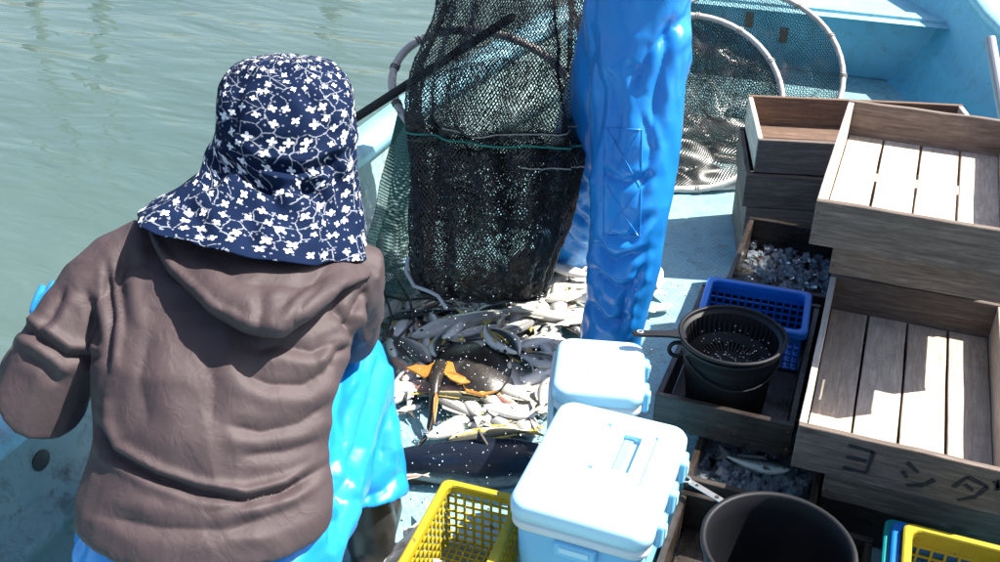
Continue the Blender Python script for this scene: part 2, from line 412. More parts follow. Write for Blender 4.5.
def strip(name, prof, mat, smooth=True, sides=(-1, 1), ys=ST):
    """prof(hw, y) -> list of (offset from centre, z); built for both sides"""
    mb = MB()
    for sd in sides:
        rr = []
        for y in ys:
            hw = lerp_tab(HW, y); rr.append([Vector((sd * max(.02, o), y - 2, z)) for o, z in prof(hw, y)])
        if sd < 0: rr = [r[::-1] for r in rr]
        mb.rings(rr, False, False)
    o = mb.build(name, mat, boat, smooth); return o
strip('hull', lambda h, y: [(h * .55, -.75), (h * .86, -.5), (h - .04 * (1 + 2 * bowf(y)), -.1), (h, .40 + sheer(y))], 'paint_gunwale')
g = strip('gunwale', lambda h, y: [(h + .0, .40 + sheer(y)), (h + .025, .405 + sheer(y)), (h + .03, .45 + sheer(y)), (h + .015, .475 + sheer(y)), (h - .085, .48 + sheer(y)), (h - .105, .465 + sheer(y)), (h - .108, .425 + sheer(y)), (h - .085, .42 + sheer(y))], 'paint_gunwale')
strip('bulwark', lambda h, y: [(h - .088, .43 + sheer(y)), (h - .10 - .10 * bowf(y), .225), (h - .145 - .10 * bowf(y), .21), (h - .15 - .10 * bowf(y), .165), (h - .115 - .12 * bowf(y), .15), (h - .16 - .16 * bowf(y), .03), (h - .19 - .18 * bowf(y), 0)], 'paint_bulwark', True, ys=[y for y in ST if y <= 4.6])
strip('bow_side', lambda h, y: [(h - .088, .43 + sheer(y)), (h - .10 - .10 * bowf(y), .225), (h - .125 - .10 * bowf(y), .21), (h - .13 - .10 * bowf(y), .165), (h - .125 - .12 * bowf(y), .15), (h - .16 - .16 * bowf(y), .03), (h - .19 - .18 * bowf(y), 0)], 'paint_blue', True, ys=[y for y in ST if y >= 4.6])
mb = MB(); rr = [[Vector((sd * (lerp_tab(HW, y) - .12 - .1 * bowf(y)), y - 2, 0)) for sd in (-1, 1)] for y in ST if y < 6]
mb.rings(rr, False, False); mb.build('deck', 'paint_deck', boat)
BH = 5.72
bk = MB().box((-.80, BH - 2, 0), (.80, BH - 1.95, .335)).build('bulkhead', 'paint_blue', boat, bevel=.01)
MB().box((-.79, BH - 2.035, .336), (.79, BH - 1.93, .37)).build('bulkhead_lip', 'paint_gunwale', bk, bevel=.012)
MB().rings([[Vector((sd * (lerp_tab(HW, y) - .06), y - 2, .352)) for sd in (-1, 1)] for y in ST if y >= 5.8 or y == 5.6], False, False).build('foredeck', 'paint_gunwale', boat)
bmb = MB().box((-1.22, -4.42, -.5), (1.22, -4.36, .46)).build('transom', 'paint_gunwale', boat, bevel=.02)
for px, py in ((738, 38), (775, 52)):
    q = pz(px, py, 5.35); MB().box((q.x - BC - .022, BH - 2.006, q.z - .045), (q.x - BC + .022, BH - 2.0, q.z + .04)).build('rusty_bracket', 'rust', boat, bevel=.002)
for i, (px, py, Zq) in enumerate(((374, 158, 4.02), (8, 463, 2.4))):
    q = pz(px, py, Zq)
    t_ = MB().tube([(-1.250, q.y - 2, .335), (-1.2335, q.y - 2, .335)], .026 if i else .018, 14, False).build('scupper_shade_disc', 'boot_rubber', boat)  # flat dark disc, its colour standing in for shade inside a drain hole

# mooring poles whose reflections run down the water
for i, (px, D, hh, lean, lab) in enumerate(((38, 9.6, 1.9, .10, 'leftmost thin dark mooring pole standing in the water beyond the boat'), (112, 10.5, 2.1, -.22, 'leaning dark mooring pole standing in the water between two others'), (322, 10.0, 1.7, .16, 'dark mooring pole standing in the water closest to the bow'))):
    u = (px - 500) / CF; a = math.atan2(u, math.cos(CP) + .26 * math.sin(CP)) - CY
    x, y = D * math.sin(a), D * math.cos(a)
    o = MB().tube([(0, 0, -1.6), (lean * .3, 0, .3), (lean, .05, hh)], [.06, .055, .045], 10).build('mooring_pole', 'pole_wood', None, True)
    o.location = (x, y, 0); prop(o, lab, 'pole', 'mooring poles in the water')

# ------------------------------------------------------------------ wooden fish boxes
def board_mesh(L, W, T, seed):
    rnd = random.Random(seed); mb = MB()
    n = 5; rr = []
    for i in range(n + 1):
        x = -L / 2 + L * i / n; j = lambda a: rnd.uniform(-a, a)
        a, b, c_ = W / 2 + j(.0012), W / 2 + j(.0012), j(.0010)
        rr.append([Vector((x, -a, -T / 2 + c_)), Vector((x, b, -T / 2 + c_)), Vector((x, b, T / 2 + c_)), Vector((x, -a, T / 2 + c_))])
    mb.rings(rr); return mb.mesh('board')
BCACHE = {}
def board(name, parent, L, W, T, loc, rot, mat, var=0):
    key = (round(L, 3), round(W, 3), round(T, 3), mat, var % 3)
    if key not in BCACHE:
        BCACHE[key] = board_mesh(L, W, T, hash(key) % 999); BCACHE[key].materials.append(MATS[mat])
    o = link(name, BCACHE[key], None, parent, bevel=.0018, seg=1); o.location = loc; o.rotation_euler = rot; return o
def wood_box(label, x0, y0, z0, wx, ly, h=.125, mats=('wood_grey', 'wood_pale', 'wood_grey'), yaw=0, planks=4, group='wooden fish boxes stacked on deck', inward=None):
    """front left bottom corner, width across, length forward; mats = end boards, floor, sides"""
    T = .017; rnd = random.Random(int(abs(x0 * 977 + y0 * 331 + z0 * 71) * 10))
    e = empty('wooden_fish_box', (x0, y0, z0), yaw, label, 'box', group)
    hw = h - .003
    long_x = wx > ly
    board('end_board', e, wx, hw, T, (wx / 2, T / 2, h / 2), (R(90), 0, 0), mats[0], 0)
    board('end_board', e, wx, hw, T, (wx / 2, ly - T / 2, h / 2), (R(90), 0, 0), inward or mats[0], 1)
    for k, xx in enumerate((T / 2 + .0005, wx - T / 2 - .0005)):
        board('side_board', e, ly - 2 * T - .001, hw - .004, T, (xx, ly / 2, h / 2 - .001), (R(90), 0, R(90)), mats[2], k + 1)
    if long_x:
        pw = (ly - 2 * T) / planks
        for k in range(planks): board('floor_plank', e, wx - 2 * T - .002, pw - .007, .012, (wx / 2, T + pw * (k + .5), .010), (0, 0, 0), mats[1], k)
    else:
        pw = (wx - 2 * T) / planks
        for k in range(planks): board('floor_plank', e, ly - 2 * T - .002, pw - .007, .012, (T + pw * (k + .5), ly / 2, .010 + rnd.uniform(-.001, .001)), (0, 0, R(90)), mats[1], k)
    for xx in (.010, wx - .010):
        for zz in (.03, h - .03):
            nl = bpy.data.objects.new('nail', NAIL); COL.objects.link(nl); nl.parent = e; nl.location = (xx + rnd.uniform(-.002, .002), -.0005, zz + rnd.uniform(-.008, .008))
    return e
H_ = .13
nm_ = MB().lathe([(.0001, -.002), (.0028, -.0016), (.0032, 0), (.0032, .003)], 8, Matrix.Rotation(R(-90), 4, 'X')); NAIL = nm_.mesh('nail'); NAIL.materials.append(MATS['rust'])
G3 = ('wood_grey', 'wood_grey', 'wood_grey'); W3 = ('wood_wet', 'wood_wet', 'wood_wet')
wood_box('sunlit empty wooden box topping the tallest stack at the right edge', -.088, 2.40, 5 * H_, .475, .768, .128, ('wood_grey', 'wood_pale', 'wood_pale'), R(-1))
wood_box('wooden box directly under the topmost sunlit box of the tallest stack', -.028, 2.50, 4 * H_, .46, .74, .129)
for k in range(2): wood_box(['second', 'third'][k] + ' wooden box down below the topmost pair of the tallest stack', -.02, 2.775 , (3 - k) * H_, .46, .60, .129)
wood_box('wooden box with handwritten marks on its front board, sunlit and empty', -.022, 1.985, 2 * H_, .475, .765, .129, ('wood_grey', 'wood_pale', 'wood_pale'), R(0))
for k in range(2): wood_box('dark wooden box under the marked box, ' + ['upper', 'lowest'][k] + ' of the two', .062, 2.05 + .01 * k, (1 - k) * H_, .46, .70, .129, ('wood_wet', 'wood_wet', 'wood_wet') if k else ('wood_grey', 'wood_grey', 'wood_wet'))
wood_box('reddish wooden box lying crosswise on the stack near the bow', -.352, 3.37, 3 * H_, .80, .45, .129, ('wood_grey', 'wood_red', 'wood_pale'), R(14), 3, inward='wood_red')
wood_box('dark wooden box crosswise directly under the reddish box', -.375, 3.35, 2 * H_, .78, .45, .129, G3, R(13), 3)
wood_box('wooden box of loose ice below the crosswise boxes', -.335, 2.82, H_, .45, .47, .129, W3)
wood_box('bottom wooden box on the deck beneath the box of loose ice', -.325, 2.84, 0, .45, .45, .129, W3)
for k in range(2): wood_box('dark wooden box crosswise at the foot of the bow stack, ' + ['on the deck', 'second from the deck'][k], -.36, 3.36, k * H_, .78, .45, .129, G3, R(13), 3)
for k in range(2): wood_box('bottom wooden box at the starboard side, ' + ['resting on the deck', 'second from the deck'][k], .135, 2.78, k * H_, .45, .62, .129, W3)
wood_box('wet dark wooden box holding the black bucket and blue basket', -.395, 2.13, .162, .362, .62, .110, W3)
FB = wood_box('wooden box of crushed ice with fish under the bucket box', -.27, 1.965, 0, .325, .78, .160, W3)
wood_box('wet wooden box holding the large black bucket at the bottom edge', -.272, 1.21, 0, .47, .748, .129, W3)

# the handwriting on the front board: brush strokes a millimetre proud of the wood
hw_e = empty('handwritten_marks', (-.022, 1.985, 2 * H_), 0, 'faded dark handwritten strokes on the front board of the marked box', 'writing')
def stroke(p, q, wd=.011):
    p, q = Vector((p[0], -.0022, p[1])), Vector((q[0], -.0022, q[1])); d = (q - p).normalized(); n = Vector((-d.z, 0, d.x)); mb = MB()
    rr = []
    for i in range(7):
        t = i / 6; c_ = p.lerp(q, t); ww = wd / 2 * (1 - .35 * t) * random.uniform(.85, 1.15)
        rr.append([c_ - n * ww, c_ + n * ww, c_ + n * ww + Vector((0, .0015, 0)), c_ - n * ww + Vector((0, .0015, 0))])
    mb.rings(rr); o = mb.build('stroke', 'ink', hw_e); return o
def onfront(px, py):                                # pixel -> (x, z) on the front board plane y = 1.985
    lo, hi = 1.0, 4.0
    for _ in range(40):
        md = (lo + hi) / 2
        if pz(px, py, md).y < 1.985: lo = md
        else: hi = md
    q = pz(px, py, lo); return q.x + .022, q.z - 2 * H_
Zp = lambda x, y: onfront(780 + x / 3.468, 400 + y / 3.468)
for a, b in (((238, 155), (325, 180)), ((325, 178), (300, 250)), ((230, 195), (300, 212)), ((218, 232), (300, 252)),
             ((425, 245), (440, 268)), ((440, 215), (480, 250)), ((535, 275), (495, 295)), ((495, 295), (438, 294)),
             ((600, 300), (650, 265)), ((650, 265), (720, 300)), ((720, 300), (675, 335)), ((675, 335), (615, 345)), ((640, 290), (668, 312)),
             ((745, 280), (763, 310)), ((763, 278), (748, 312))):
    stroke(Zp(*a), Zp(*b))

# ------------------------------------------------------------------ plastic crates
def crate(label, x0, y0, z0, wx, ly, h, mat, yaw=0, cell=.026, group=None, solid=0.0):
    e = empty('plastic_basket', (x0, y0, z0), yaw, label, 'basket', group); T = .006; b = .0055
    def lattice(L, Hh, M, name):
        mb = MB(); n = max(2, round(L / cell)); k = max(2, round((Hh - .02) / cell))
        for i in range(n + 1): x = i * L / n; mb.box((max(0, x - b / 2), 0, 0), (min(L, x + b / 2), T, Hh), M)
        for j in range(k + 1):
            z = .0 + j * (Hh - .012) / k; mb.box((0, .0007, z), (L, T - .0007, z + b), M)
        if solid: mb.box((0, .0012, Hh * (1 - solid)), (L, T - .0012, Hh), M); 
        mb.build(name, mat, e)
    I = Matrix
    lattice(wx, h, I.Translation((0, 0, 0)), 'wall_panel'); lattice(wx, h, I.Translation((0, ly - T, 0)), 'wall_panel')
    lattice(ly, h, I.Translation((T, 0, 0)) @ I.Rotation(R(90), 4, 'Z'), 'wall_panel'); lattice(ly, h, I.Translation((wx, 0, 0)) @ I.Rotation(R(90), 4, 'Z'), 'wall_panel')
    mb = MB(); n = round(wx / cell * 1.3); k = round(ly / cell * 1.3)
    for i in range(n + 1): mb.box((i * wx / n - b / 2, 0, .002), (i * wx / n + b / 2, ly, .006))
    for j in range(k + 1): mb.box((0, j * ly / k - b / 2, .0028), (wx, j * ly / k + b / 2, .0052))
    mb.build('floor_grid', mat, e)
    mb = MB(); o_, i_ = .012, .002
    ring = lambda d, z, r=.02: [Vector((cx + sx * (r - 0) * 0 + math.cos(a) * r, cy + math.sin(a) * r, z)) for cx, cy, a0, sx in ((wx + d - r, ly + d - r, 0, 1), (-d + r, ly + d - r, 90, 1), (-d + r, -d + r, 180, 1), (wx + d - r, -d + r, 270, 1)) for a in (R(a0 + t) for t in (0, 30, 60, 90))]
    rr = [ring(o_, h - .014), ring(o_, h + .004), ring(o_ - .004, h + .007), ring(-i_ - .004, h + .007), ring(-i_ - .006, h + .003), ring(-i_ - .006, h - .014), ring(o_, h - .014)]
    mb.rings(rr, True, False); mb.build('rim', mat, e, False)
    return e
crate('yellow perforated plastic basket beside the front cool box', -.785, 1.32, .012, .185, .365, .185, 'yellow_plastic', R(3), .024)
crate('bright blue plastic basket standing behind the black bucket', -.352, 2.49, .182, .29, .220, .128, 'blue_plastic', R(3), .022, None, .30)
crate('teal plastic basket at the bottom of the nested baskets', .225, 1.56, .012, .33, .40, .17, 'teal_plastic', 0, .03, 'baskets nested at the bottom right', .4)
crate('dark blue plastic basket nested between teal and yellow baskets', .240, 1.555, .046, .33, .385, .152, 'blue_plastic', R(0), .03, 'baskets nested at the bottom right', .4)
crate('yellow plastic basket on top of the nested baskets', .262, 1.545, .078, .33, .375, .140, 'yellow_plastic', R(0), .03, 'baskets nested at the bottom right', .35)

# ------------------------------------------------------------------ buckets
def bucket(label, x, y, z, r, h, mat='black_plastic', yaw=0, loop=False):
    e = empty('black_bucket', (x, y, z), yaw, label, 'bucket')
    rb = r * .80; t = .004
    mb = MB().lathe([(.001, 0), (rb * .95, 0), (rb, .006), (rb + (r - rb) * .5, h * .5), (r * .985, h - .045), (r * 1.0, h - .04), (r * 1.0, h - .012), (r * 1.055, h - .010), (r * 1.06, h - .002), (r * 1.045, h), (r * 1.0, h), (r - t, h - .004), (r - t - .004, h - .05), (rb + (r - rb) * .5 - t, h * .5), (rb - t, .01), (.001, .008)], 48)
    mb.build('bucket_body', mat, e, True)
    pts = [(r * 1.03 * math.cos(a), r * 1.03 * math.sin(a) * .98, h - .03 - .05 * math.sin((a - R(200)) / R(140) * math.pi)) for a in (R(200 + 140 * i / 14) for i in range(15))]
    MB().tube(pts, .003, 6).build('bail_handle', mat, e, True)
    if loop:
        M = Matrix.Translation((-r - .012, 0, h - .04))
        MB().tube([M @ Vector((.022 * math.cos(a), .004, .022 * math.sin(a))) for a in (2 * math.pi * k / 16 for k in range(16))], .006, 8, closed=True).build('ear_loop', mat, e, True)
    return e
BX, BY, BZ, BR, BHt = -.236, 2.300, .182, .130, .200
bucket('black plastic bucket with the strainer on top, in the wet box', BX, BY, BZ, BR, BHt, yaw=R(20), loop=True)
bucket('large empty black bucket at the bottom edge of the picture', -.012, 1.652, .02, .155, .30, yaw=R(140))
# strainer with slotted bowl resting on the bucket
sz = BZ + BHt + .003
st = empty('strainer', (BX, BY, sz), R(200), 'black slotted strainer with handle resting on the bucket rim', 'strainer')
n = 96; rr = []
prof = [(.136, .010), (.133, .004), (.124, -.002), (.119, -.030), (.110, -.055), (.092, -.075), (.06, -.085), (.002, -.087)]
rings_ = [[Vector((r_ * math.cos(2 * math.pi * k / n), r_ * math.sin(2 * math.pi * k / n), z_)) for k in range(n)] for r_, z_ in prof]
mb = MB(); v = [p for r_ in rings_ for p in r_]; f = []
for i in range(len(prof) - 1):
    for k in range(n):
        if i in (2, 3, 5) and k % 2 == 0 : continue
        f.append((i * n + k, i * n + (k + 1) % n, (i + 1) * n + (k + 1) % n, (i + 1) * n + k))
mb.add(v, f); o = mb.build('slotted_bowl', 'black_plastic', st)
sdm = o.modifiers.new('solid', 'SOLIDIFY'); sdm.thickness = .003
MB().tube([(.139 * math.cos(a) * (1.03 if abs(k - 20) < 2 else 1), .139 * math.sin(a), .010) for k, a in ((k, 2 * math.pi * k / 40) for k in range(40))], .0055, 8, closed=True).build('bowl_rim', 'black_plastic', st, True)
mb = MB(); rr = []
for x_, wd in ((.125, .046), (.15, .034), (.175, .026), (.215, .024), (.245, .026), (.262, .022), (.268, .010)):
    rr.append([Vector((x_, -wd / 2, .004)), Vector((x_, wd / 2, .004)), Vector((x_, wd / 2, .013)), Vector((x_, -wd / 2, .013))])
h_o = mb.rings(rr).build('handle', 'black_plastic', st, bevel=.003)
MB().tube([(.247 + .008 * math.cos(a), .006 * math.sin(a), .0145) for a in (2 * math.pi * k / 14 for k in range(14))], .0022, 6, closed=True).build('hanging_hole', 'pipe_grey', h_o, True)

# flat steel hook lying on the boards between the two lower boxes
hk = empty('steel_hook', at(700, 488, .165), R(-24), 'flat steel strip with holes lying across the lower box boards', 'hook')
def disc_strip():
    mb = MB(); mb.box((-.030, -.009, 0), (.085, .009, .003)); return mb
disc_strip().build('steel_strip', 'steel', hk, bevel=.001)
MB().tube([(-.045 + .014 * math.cos(a), .011 * math.sin(a), .002) for a in (2 * math.pi * k / 18 for k in range(18))], .003, 6, closed=True).build('ring', 'steel', hk, True)
for xx in (-.01, .05): MB().tube([(xx, 0, .0031), (xx, 0, .0038)], .0045 if xx < 0 else .006, 12, False).build('hole', 'ink', hk)

# ------------------------------------------------------------------ cool boxes
def rrect(wx, ly, r, z, n=6, ox=0, oy=0):
    return [Vector((ox + cx + r * math.cos(a), oy + cy + r * math.sin(a), z)) for cx, cy, a0 in ((wx / 2 - r, ly / 2 - r, 0), (-wx / 2 + r, ly / 2 - r, 90), (-wx / 2 + r, -ly / 2 + r, 180), (wx / 2 - r, -ly / 2 + r, 270)) for a in (R(a0 + 90 * t / n) for t in range(n + 1))]
def cooler(label, x, y, wx, ly, h, yaw, detail=True):
    e = empty('cool_box', (x, y, 0), yaw, label, 'cool box', 'pale blue cool boxes on the deck')
    hb = h - .085
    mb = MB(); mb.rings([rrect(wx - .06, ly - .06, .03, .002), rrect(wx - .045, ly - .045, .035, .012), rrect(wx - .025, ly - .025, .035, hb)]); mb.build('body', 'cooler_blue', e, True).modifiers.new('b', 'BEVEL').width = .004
    mb = MB(); mb.rings([rrect(wx - .02, ly - .02, .035, hb), rrect(wx - .004, ly - .004, .038, hb + .004), rrect(wx - .004, ly - .004, .038, hb + .026), rrect(wx - .02, ly - .02, .035, hb + .030)]); mb.build('rim_band', 'cooler_white', e, True).modifiers.new('b', 'BEVEL').width = .003
    lid = MB(); z0 = hb + .031
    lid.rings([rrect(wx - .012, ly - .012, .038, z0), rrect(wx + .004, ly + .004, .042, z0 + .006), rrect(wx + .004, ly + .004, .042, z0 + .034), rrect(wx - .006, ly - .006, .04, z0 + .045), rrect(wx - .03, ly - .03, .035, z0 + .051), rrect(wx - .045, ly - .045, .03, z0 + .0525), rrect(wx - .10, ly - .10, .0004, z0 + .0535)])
    zt = z0 + .0535
    lid.f.pop()                                                             # open the top, then close it with stepped panels
    ix, iy = wx / 2 - .05, ly / 2 - .05
    if detail: xs = [-ix, -.028, -.016, .022, .066, .094, .101, ix]; ys = [-iy, -.052, -.036, -.024, -.020, .112, .122, .130, .138, iy]
    else: xs = [-ix, -.05, .05, ix]; ys = [-iy, -.045, .045, iy]
    def lev(i, j):
        x, y = (xs[i] + xs[i + 1]) / 2, (ys[j] + ys[j + 1]) / 2
        if not detail: return .0
        if .022 < x < .066 and -.02 < y < .112: return -.018
        if .094 < x < .101 and -.052 < y < .130: return -.007
        if -.028 < x < -.016 and (-.036 < y < -.024 or .122 < y < .138): return -.006
        return 0
    nx_, ny_ = len(xs) - 1, len(ys) - 1
    for i in range(nx_):
        for j in range(ny_):
            h0 = zt + lev(i, j); A = [(xs[i], ys[j]), (xs[i + 1], ys[j]), (xs[i + 1], ys[j + 1]), (xs[i], ys[j + 1])]
            lid.add([Vector((x, y, h0)) for x, y in A], [(0, 1, 2, 3)])
            for (di, dj), (p, q) in (((1, 0), (1, 2)), ((0, 1), (2, 3)), ((-1, 0), (3, 0)), ((0, -1), (0, 1))):
                if 0 <= i + di < nx_ and 0 <= j + dj < ny_:
                    h1 = zt + lev(i + di, j + dj)
                    if h1 > h0: lid.add([Vector((*A[p], h0)), Vector((*A[q], h0)), Vector((*A[q], h1)), Vector((*A[p], h1))], [(0, 1, 2, 3)])
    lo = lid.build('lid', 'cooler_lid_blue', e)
    bm = bmesh.new(); bm.from_mesh(lo.data); bmesh.ops.remove_doubles(bm, verts=bm.verts, dist=.0002); bm.to_mesh(lo.data); bm.free()
    lo.data.polygons.foreach_set('use_smooth', [len(p.vertices) == 4 and abs(p.normal.z) < .98 and p.center.z < zt - .0001 and max(abs(p.center.x) / ix, abs(p.center.y) / iy) > 1 for p in lo.data.polygons])
    if detail:
        MB().box((.024, -.018, zt - .0175), (.046, .110, zt - .012)).build('carry_handle', 'cooler_blue', lo, bevel=.002)
    else:
        mb = MB().box((-.05, -.045, zt), (.05, .045, zt + .0025)); mb.build('raised_panel', 'cooler_lid_blue', lo, bevel=.002)
        MB().box((-wx / 2 - .012, -ly / 2 + .03, hb - .12), (-wx / 2 + .006, ly / 2 - .03, hb + .055)).build('side_grip', 'cooler_white', e, bevel=.008)
    for k in range(3 if detail else 2):                                     # hinge lumps along the starboard side
        yy = -.11 + k * .11 if detail else -.06 + k * .12
        hg = MB().box((wx / 2 - .004, yy - .026, z0 - .035), (wx / 2 + .016, yy + .026, z0 + .030)).build('hinge', 'cooler_blue', e, bevel=.008, seg=3)
        MB().box((wx / 2 + .010, yy - .010, z0 - .018), (wx / 2 + .020, yy + .010, z0 + .016)).build('hinge_knuckle', 'cooler_lid_blue', hg, bevel=.004)
    MB().box((-.05, -ly / 2 - .006, hb - .04), (.05, -ly / 2 + .02, hb + .002)).build('latch', 'cooler_blue', e, bevel=.006)
    MB().box((-.035, -ly / 2 - .010, hb - .022), (.035, -ly / 2 - .004, hb - .006)).build('drain_plug' if not detail else 'latch_slot', 'cooler_lid_blue', e, bevel=.002)
    return e
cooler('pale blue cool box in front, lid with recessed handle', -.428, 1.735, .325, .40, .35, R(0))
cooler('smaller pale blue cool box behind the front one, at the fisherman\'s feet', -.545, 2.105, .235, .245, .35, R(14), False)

# ------------------------------------------------------------------ ice
def ice(name, label, region, count, size, zf, cat='ice'):
    mb = MB(); rnd = random.Random(count)
    for _ in range(count):
        x, y = rnd.uniform(region[0], region[2]), rnd.uniform(region[1], region[3]); s = rnd.uniform(*size)
        vs = []; 
        for k in range(8): vs.append(Vector(((k & 1) * 2 - 1, ((k >> 1) & 1) * 2 - 1, (k >> 2) * 2 - 1)) * s * rnd.uniform(.4, 1.0))
        M = Matrix.Rotation(rnd.uniform(0, 6), 4, Vector((rnd.random() - .5, rnd.random() - .5, rnd.random() - .5)).normalized()); c0 = Vector((x, y, zf(x, y, rnd)))
        mb.add([M @ p + c0 for p in vs], [(0, 2, 3, 1), (4, 5, 7, 6), (0, 1, 5, 4), (2, 6, 7, 3), (0, 4, 6, 2), (1, 3, 7, 5)])
    o = mb.build(name, 'ice'); prop(o, label, cat, kind='stuff'); return o
ice('ice_chunks', 'loose ice chunks in the box below the crosswise boxes', (-.31, 2.85, .09, 3.26), 300, (.006, .015), lambda x, y, r: .155 + r.random() * .018)
ice('crushed_ice', 'crushed ice around the striped fish in the lower box', (-.25, 1.99, .03, 2.40), 800, (.006, .018), lambda x, y, r: .055 + r.random() * .045)
ice('deck_ice', 'ice and slush among the fish on the deck', (-1.15, 2.0, -.66, 3.0), 260, (.004, .012), lambda x, y, r: .008 + r.random() * .03)

# ------------------------------------------------------------------ fish
def fish_meshes(key, Hh, Wd, bend=0.0, mat='fish_silver', fin='fin_pale', tail=.20, fork=.5, blunt=.5):
    """unit-long fish: head at x=0, tail root x=.82; height along z, width along y"""
    nx, na = 13, 12; sec = []; xs = [0, .02, .06, .12, .2, .3, .4, .5, .6, .68, .75, .80, .83]
    def prof(x):
        t = x / .83; a = min(1, (t / .36)) ; up = math.sin(a * math.pi / 2) ** blunt
        if t > .36: up = 1 - ((t - .36) / .64) ** 1.5 * .84
        return max(.04, up)
    zc = lambda x: bend * (4 * (x - .45) ** 2)
    mb = MB(); rr = []; uv = []
    for x in xs:
        p = prof(x); hz = Hh / 2 * p; wy = Wd / 2 * p ** .9
        if x > .7: wy *= .7
        rr.append([Vector((x, wy * math.cos(2 * math.pi * k / na), zc(x) + hz * math.sin(2 * math.pi * k / na) - hz * .05)) for k in range(na)])
        uv.append([(x, .5 + .5 * math.sin(2 * math.pi * k / na)) for k in range(na)])
    mb.rings(rr); me = mb.mesh(key); fl = [q for r_ in uv for q in r_]
    L = me.uv_layers.new(name='UVMap')
    for lp in me.loops: L.data[lp.index].uv = fl[lp.vertex_index]
    me.materials.append(MATS[mat]); me.polygons.foreach_set('use_smooth', [True] * len(me.polygons))
    def thin(pts, t, nm, m_):
        mb = MB(); n_ = len(pts)
        mb.add([Vector((x, -t, z)) for x, z in pts] + [Vector((x, t, z)) for x, z in pts], [tuple(range(n_ - 1, -1, -1)), tuple(range(n_, 2 * n_))] + [(i, (i + 1) % n_, n_ + (i + 1) % n_, n_ + i) for i in range(n_)])
        q = mb.mesh(nm); q.materials.append(MATS[m_]); return q
    z8 = zc(.82); sl_ = bend * 8 * (.82 - .45)
    tf = thin([(.80, z8 + .018), (.80 + tail * .45, z8 + Hh * .30 + sl_ * .08), (.80 + tail, z8 + Hh * .55 + sl_ * tail), (.80 + tail * (1 - fork * .6), z8 + sl_ * tail * .5), (.80 + tail, z8 - Hh * .55 + sl_ * tail), (.80 + tail * .45, z8 - Hh * .30 + sl_ * .08), (.80, z8 - .018)], .004, key + '_tail', fin)
    df = thin([(.30, zc(.3) + Hh * .44), (.36, zc(.36) + Hh * .66), (.48, zc(.48) + Hh * .58), (.60, zc(.6) + Hh * .46), (.70, zc(.7) + Hh * .30), (.70, zc(.7) + Hh * .15), (.5, zc(.5) + Hh * .3), (.32, zc(.32) + Hh * .36)], .004, key + '_dorsal', fin)
    af = thin([(.52, zc(.52) - Hh * .42), (.56, zc(.56) - Hh * .60), (.66, zc(.66) - Hh * .42), (.70, zc(.7) - Hh * .2), (.6, zc(.6) - Hh * .28)], .004, key + '_anal', fin)
    pf = MB(); s_ = Wd / 2
    pf.add([Vector(p) for p in ((.23, s_ * .95, -.02), (.33, s_ * 1.15, -Hh * .18), (.36, s_ * 1.15, -Hh * .05), (.33, s_ * 1.1, .02), (.23, s_ * .90, -.02), (.33, s_ * 1.05, -Hh * .18), (.36, s_ * 1.05, -Hh * .05), (.33, s_ * 1.0, .02))], [(0, 1, 2, 3), (7, 6, 5, 4), (0, 4, 5, 1), (1, 5, 6, 2), (2, 6, 7, 3), (3, 7, 4, 0)])
    pm = pf.mesh(key + '_pect'); pm.materials.append(MATS[fin])
    ey = MB(); p = prof(.085)
    for sd in (-1, 1): ey.ell((.085, sd * Wd / 2 * p ** .9 * .86, zc(.085) + Hh * .10 * p), (.016, .007, .016), None, 8, 6)
    em = ey.mesh(key + '_eye'); em.materials.append(MATS['eye']); em.polygons.foreach_set('use_smooth', [True] * len(em.polygons))
    return [('body', me), ('tail_fin', tf), ('dorsal_fin', df), ('belly_fin', af), ('side_fin', pm), ('eye', em)]
FK = {
 'silver': fish_meshes('silver', .26, .13, 0, 'fish_silver', 'fin_pale'),
 'silverb': fish_meshes('silverb', .25, .13, .10, 'fish_silver', 'fin_yellow'),
 'white': fish_meshes('white', .30, .16, 0, 'fish_white', 'fin_pale'),
 'whiteb': fish_meshes('whiteb', .28, .16, -.08, 'fish_white', 'fin_pale'),
 'long': fish_meshes('long', .19, .13, .04, 'fish_white', 'fin_pale', .16),
 'longb': fish_meshes('longb', .18, .12, -.10, 'fish_white', 'fin_pale', .16),
 'mack': fish_meshes('mack', .20, .13, .05, 'fish_mackerel', 'fin_dark', .18, .8),
 'mackb': fish_meshes('mackb', .20, .13, .22, 'fish_mackerel', 'fin_yellow', .18, .8),
 'yellow': fish_meshes('yellow', .19, .12, .05, 'fish_yellow', 'fin_yellow', .2, .8),
 'pink': fish_meshes('pink', .20, .13, .03, 'fish_pink', 'fin_pale'),
 'grey': fish_meshes('grey', .34, .18, .05, 'fish_grey', 'fin_dark'),
}
KLAB = {'silver': 'silver', 'silverb': 'silver', 'white': 'pale white', 'whiteb': 'pale white', 'long': 'long white', 'longb': 'long white', 'mack': 'dark striped', 'mackb': 'dark striped', 'yellow': 'yellow lined', 'pink': 'pinkish', 'grey': 'dark grey'}
def put_fish(kind, head, tail, roll=90, label=None, group=None, name='fish'):
    head, tail = Vector(head), Vector(tail); d = tail - head; L = d.length; x = d / L
    up = Vector((0, 0, 1)); y = up.cross(x).normalized(); z = x.cross(y)
    M = Matrix((x, y, z)).transposed().to_4x4() @ Matrix.Rotation(R(roll), 4, 'X') @ Matrix.Scale(L, 4)
    e = bpy.data.objects.new(name, None); COL.objects.link(e); e.empty_display_size = .03
    e.matrix_world = Matrix.Translation(head) @ M; prop(e, label, 'fish', group)
    for nm, me in FK[kind]:
        c_ = bpy.data.objects.new(nm, me); COL.objects.link(c_); c_.parent = e
    return e
GP = 'catch of fish heaped on the deck'
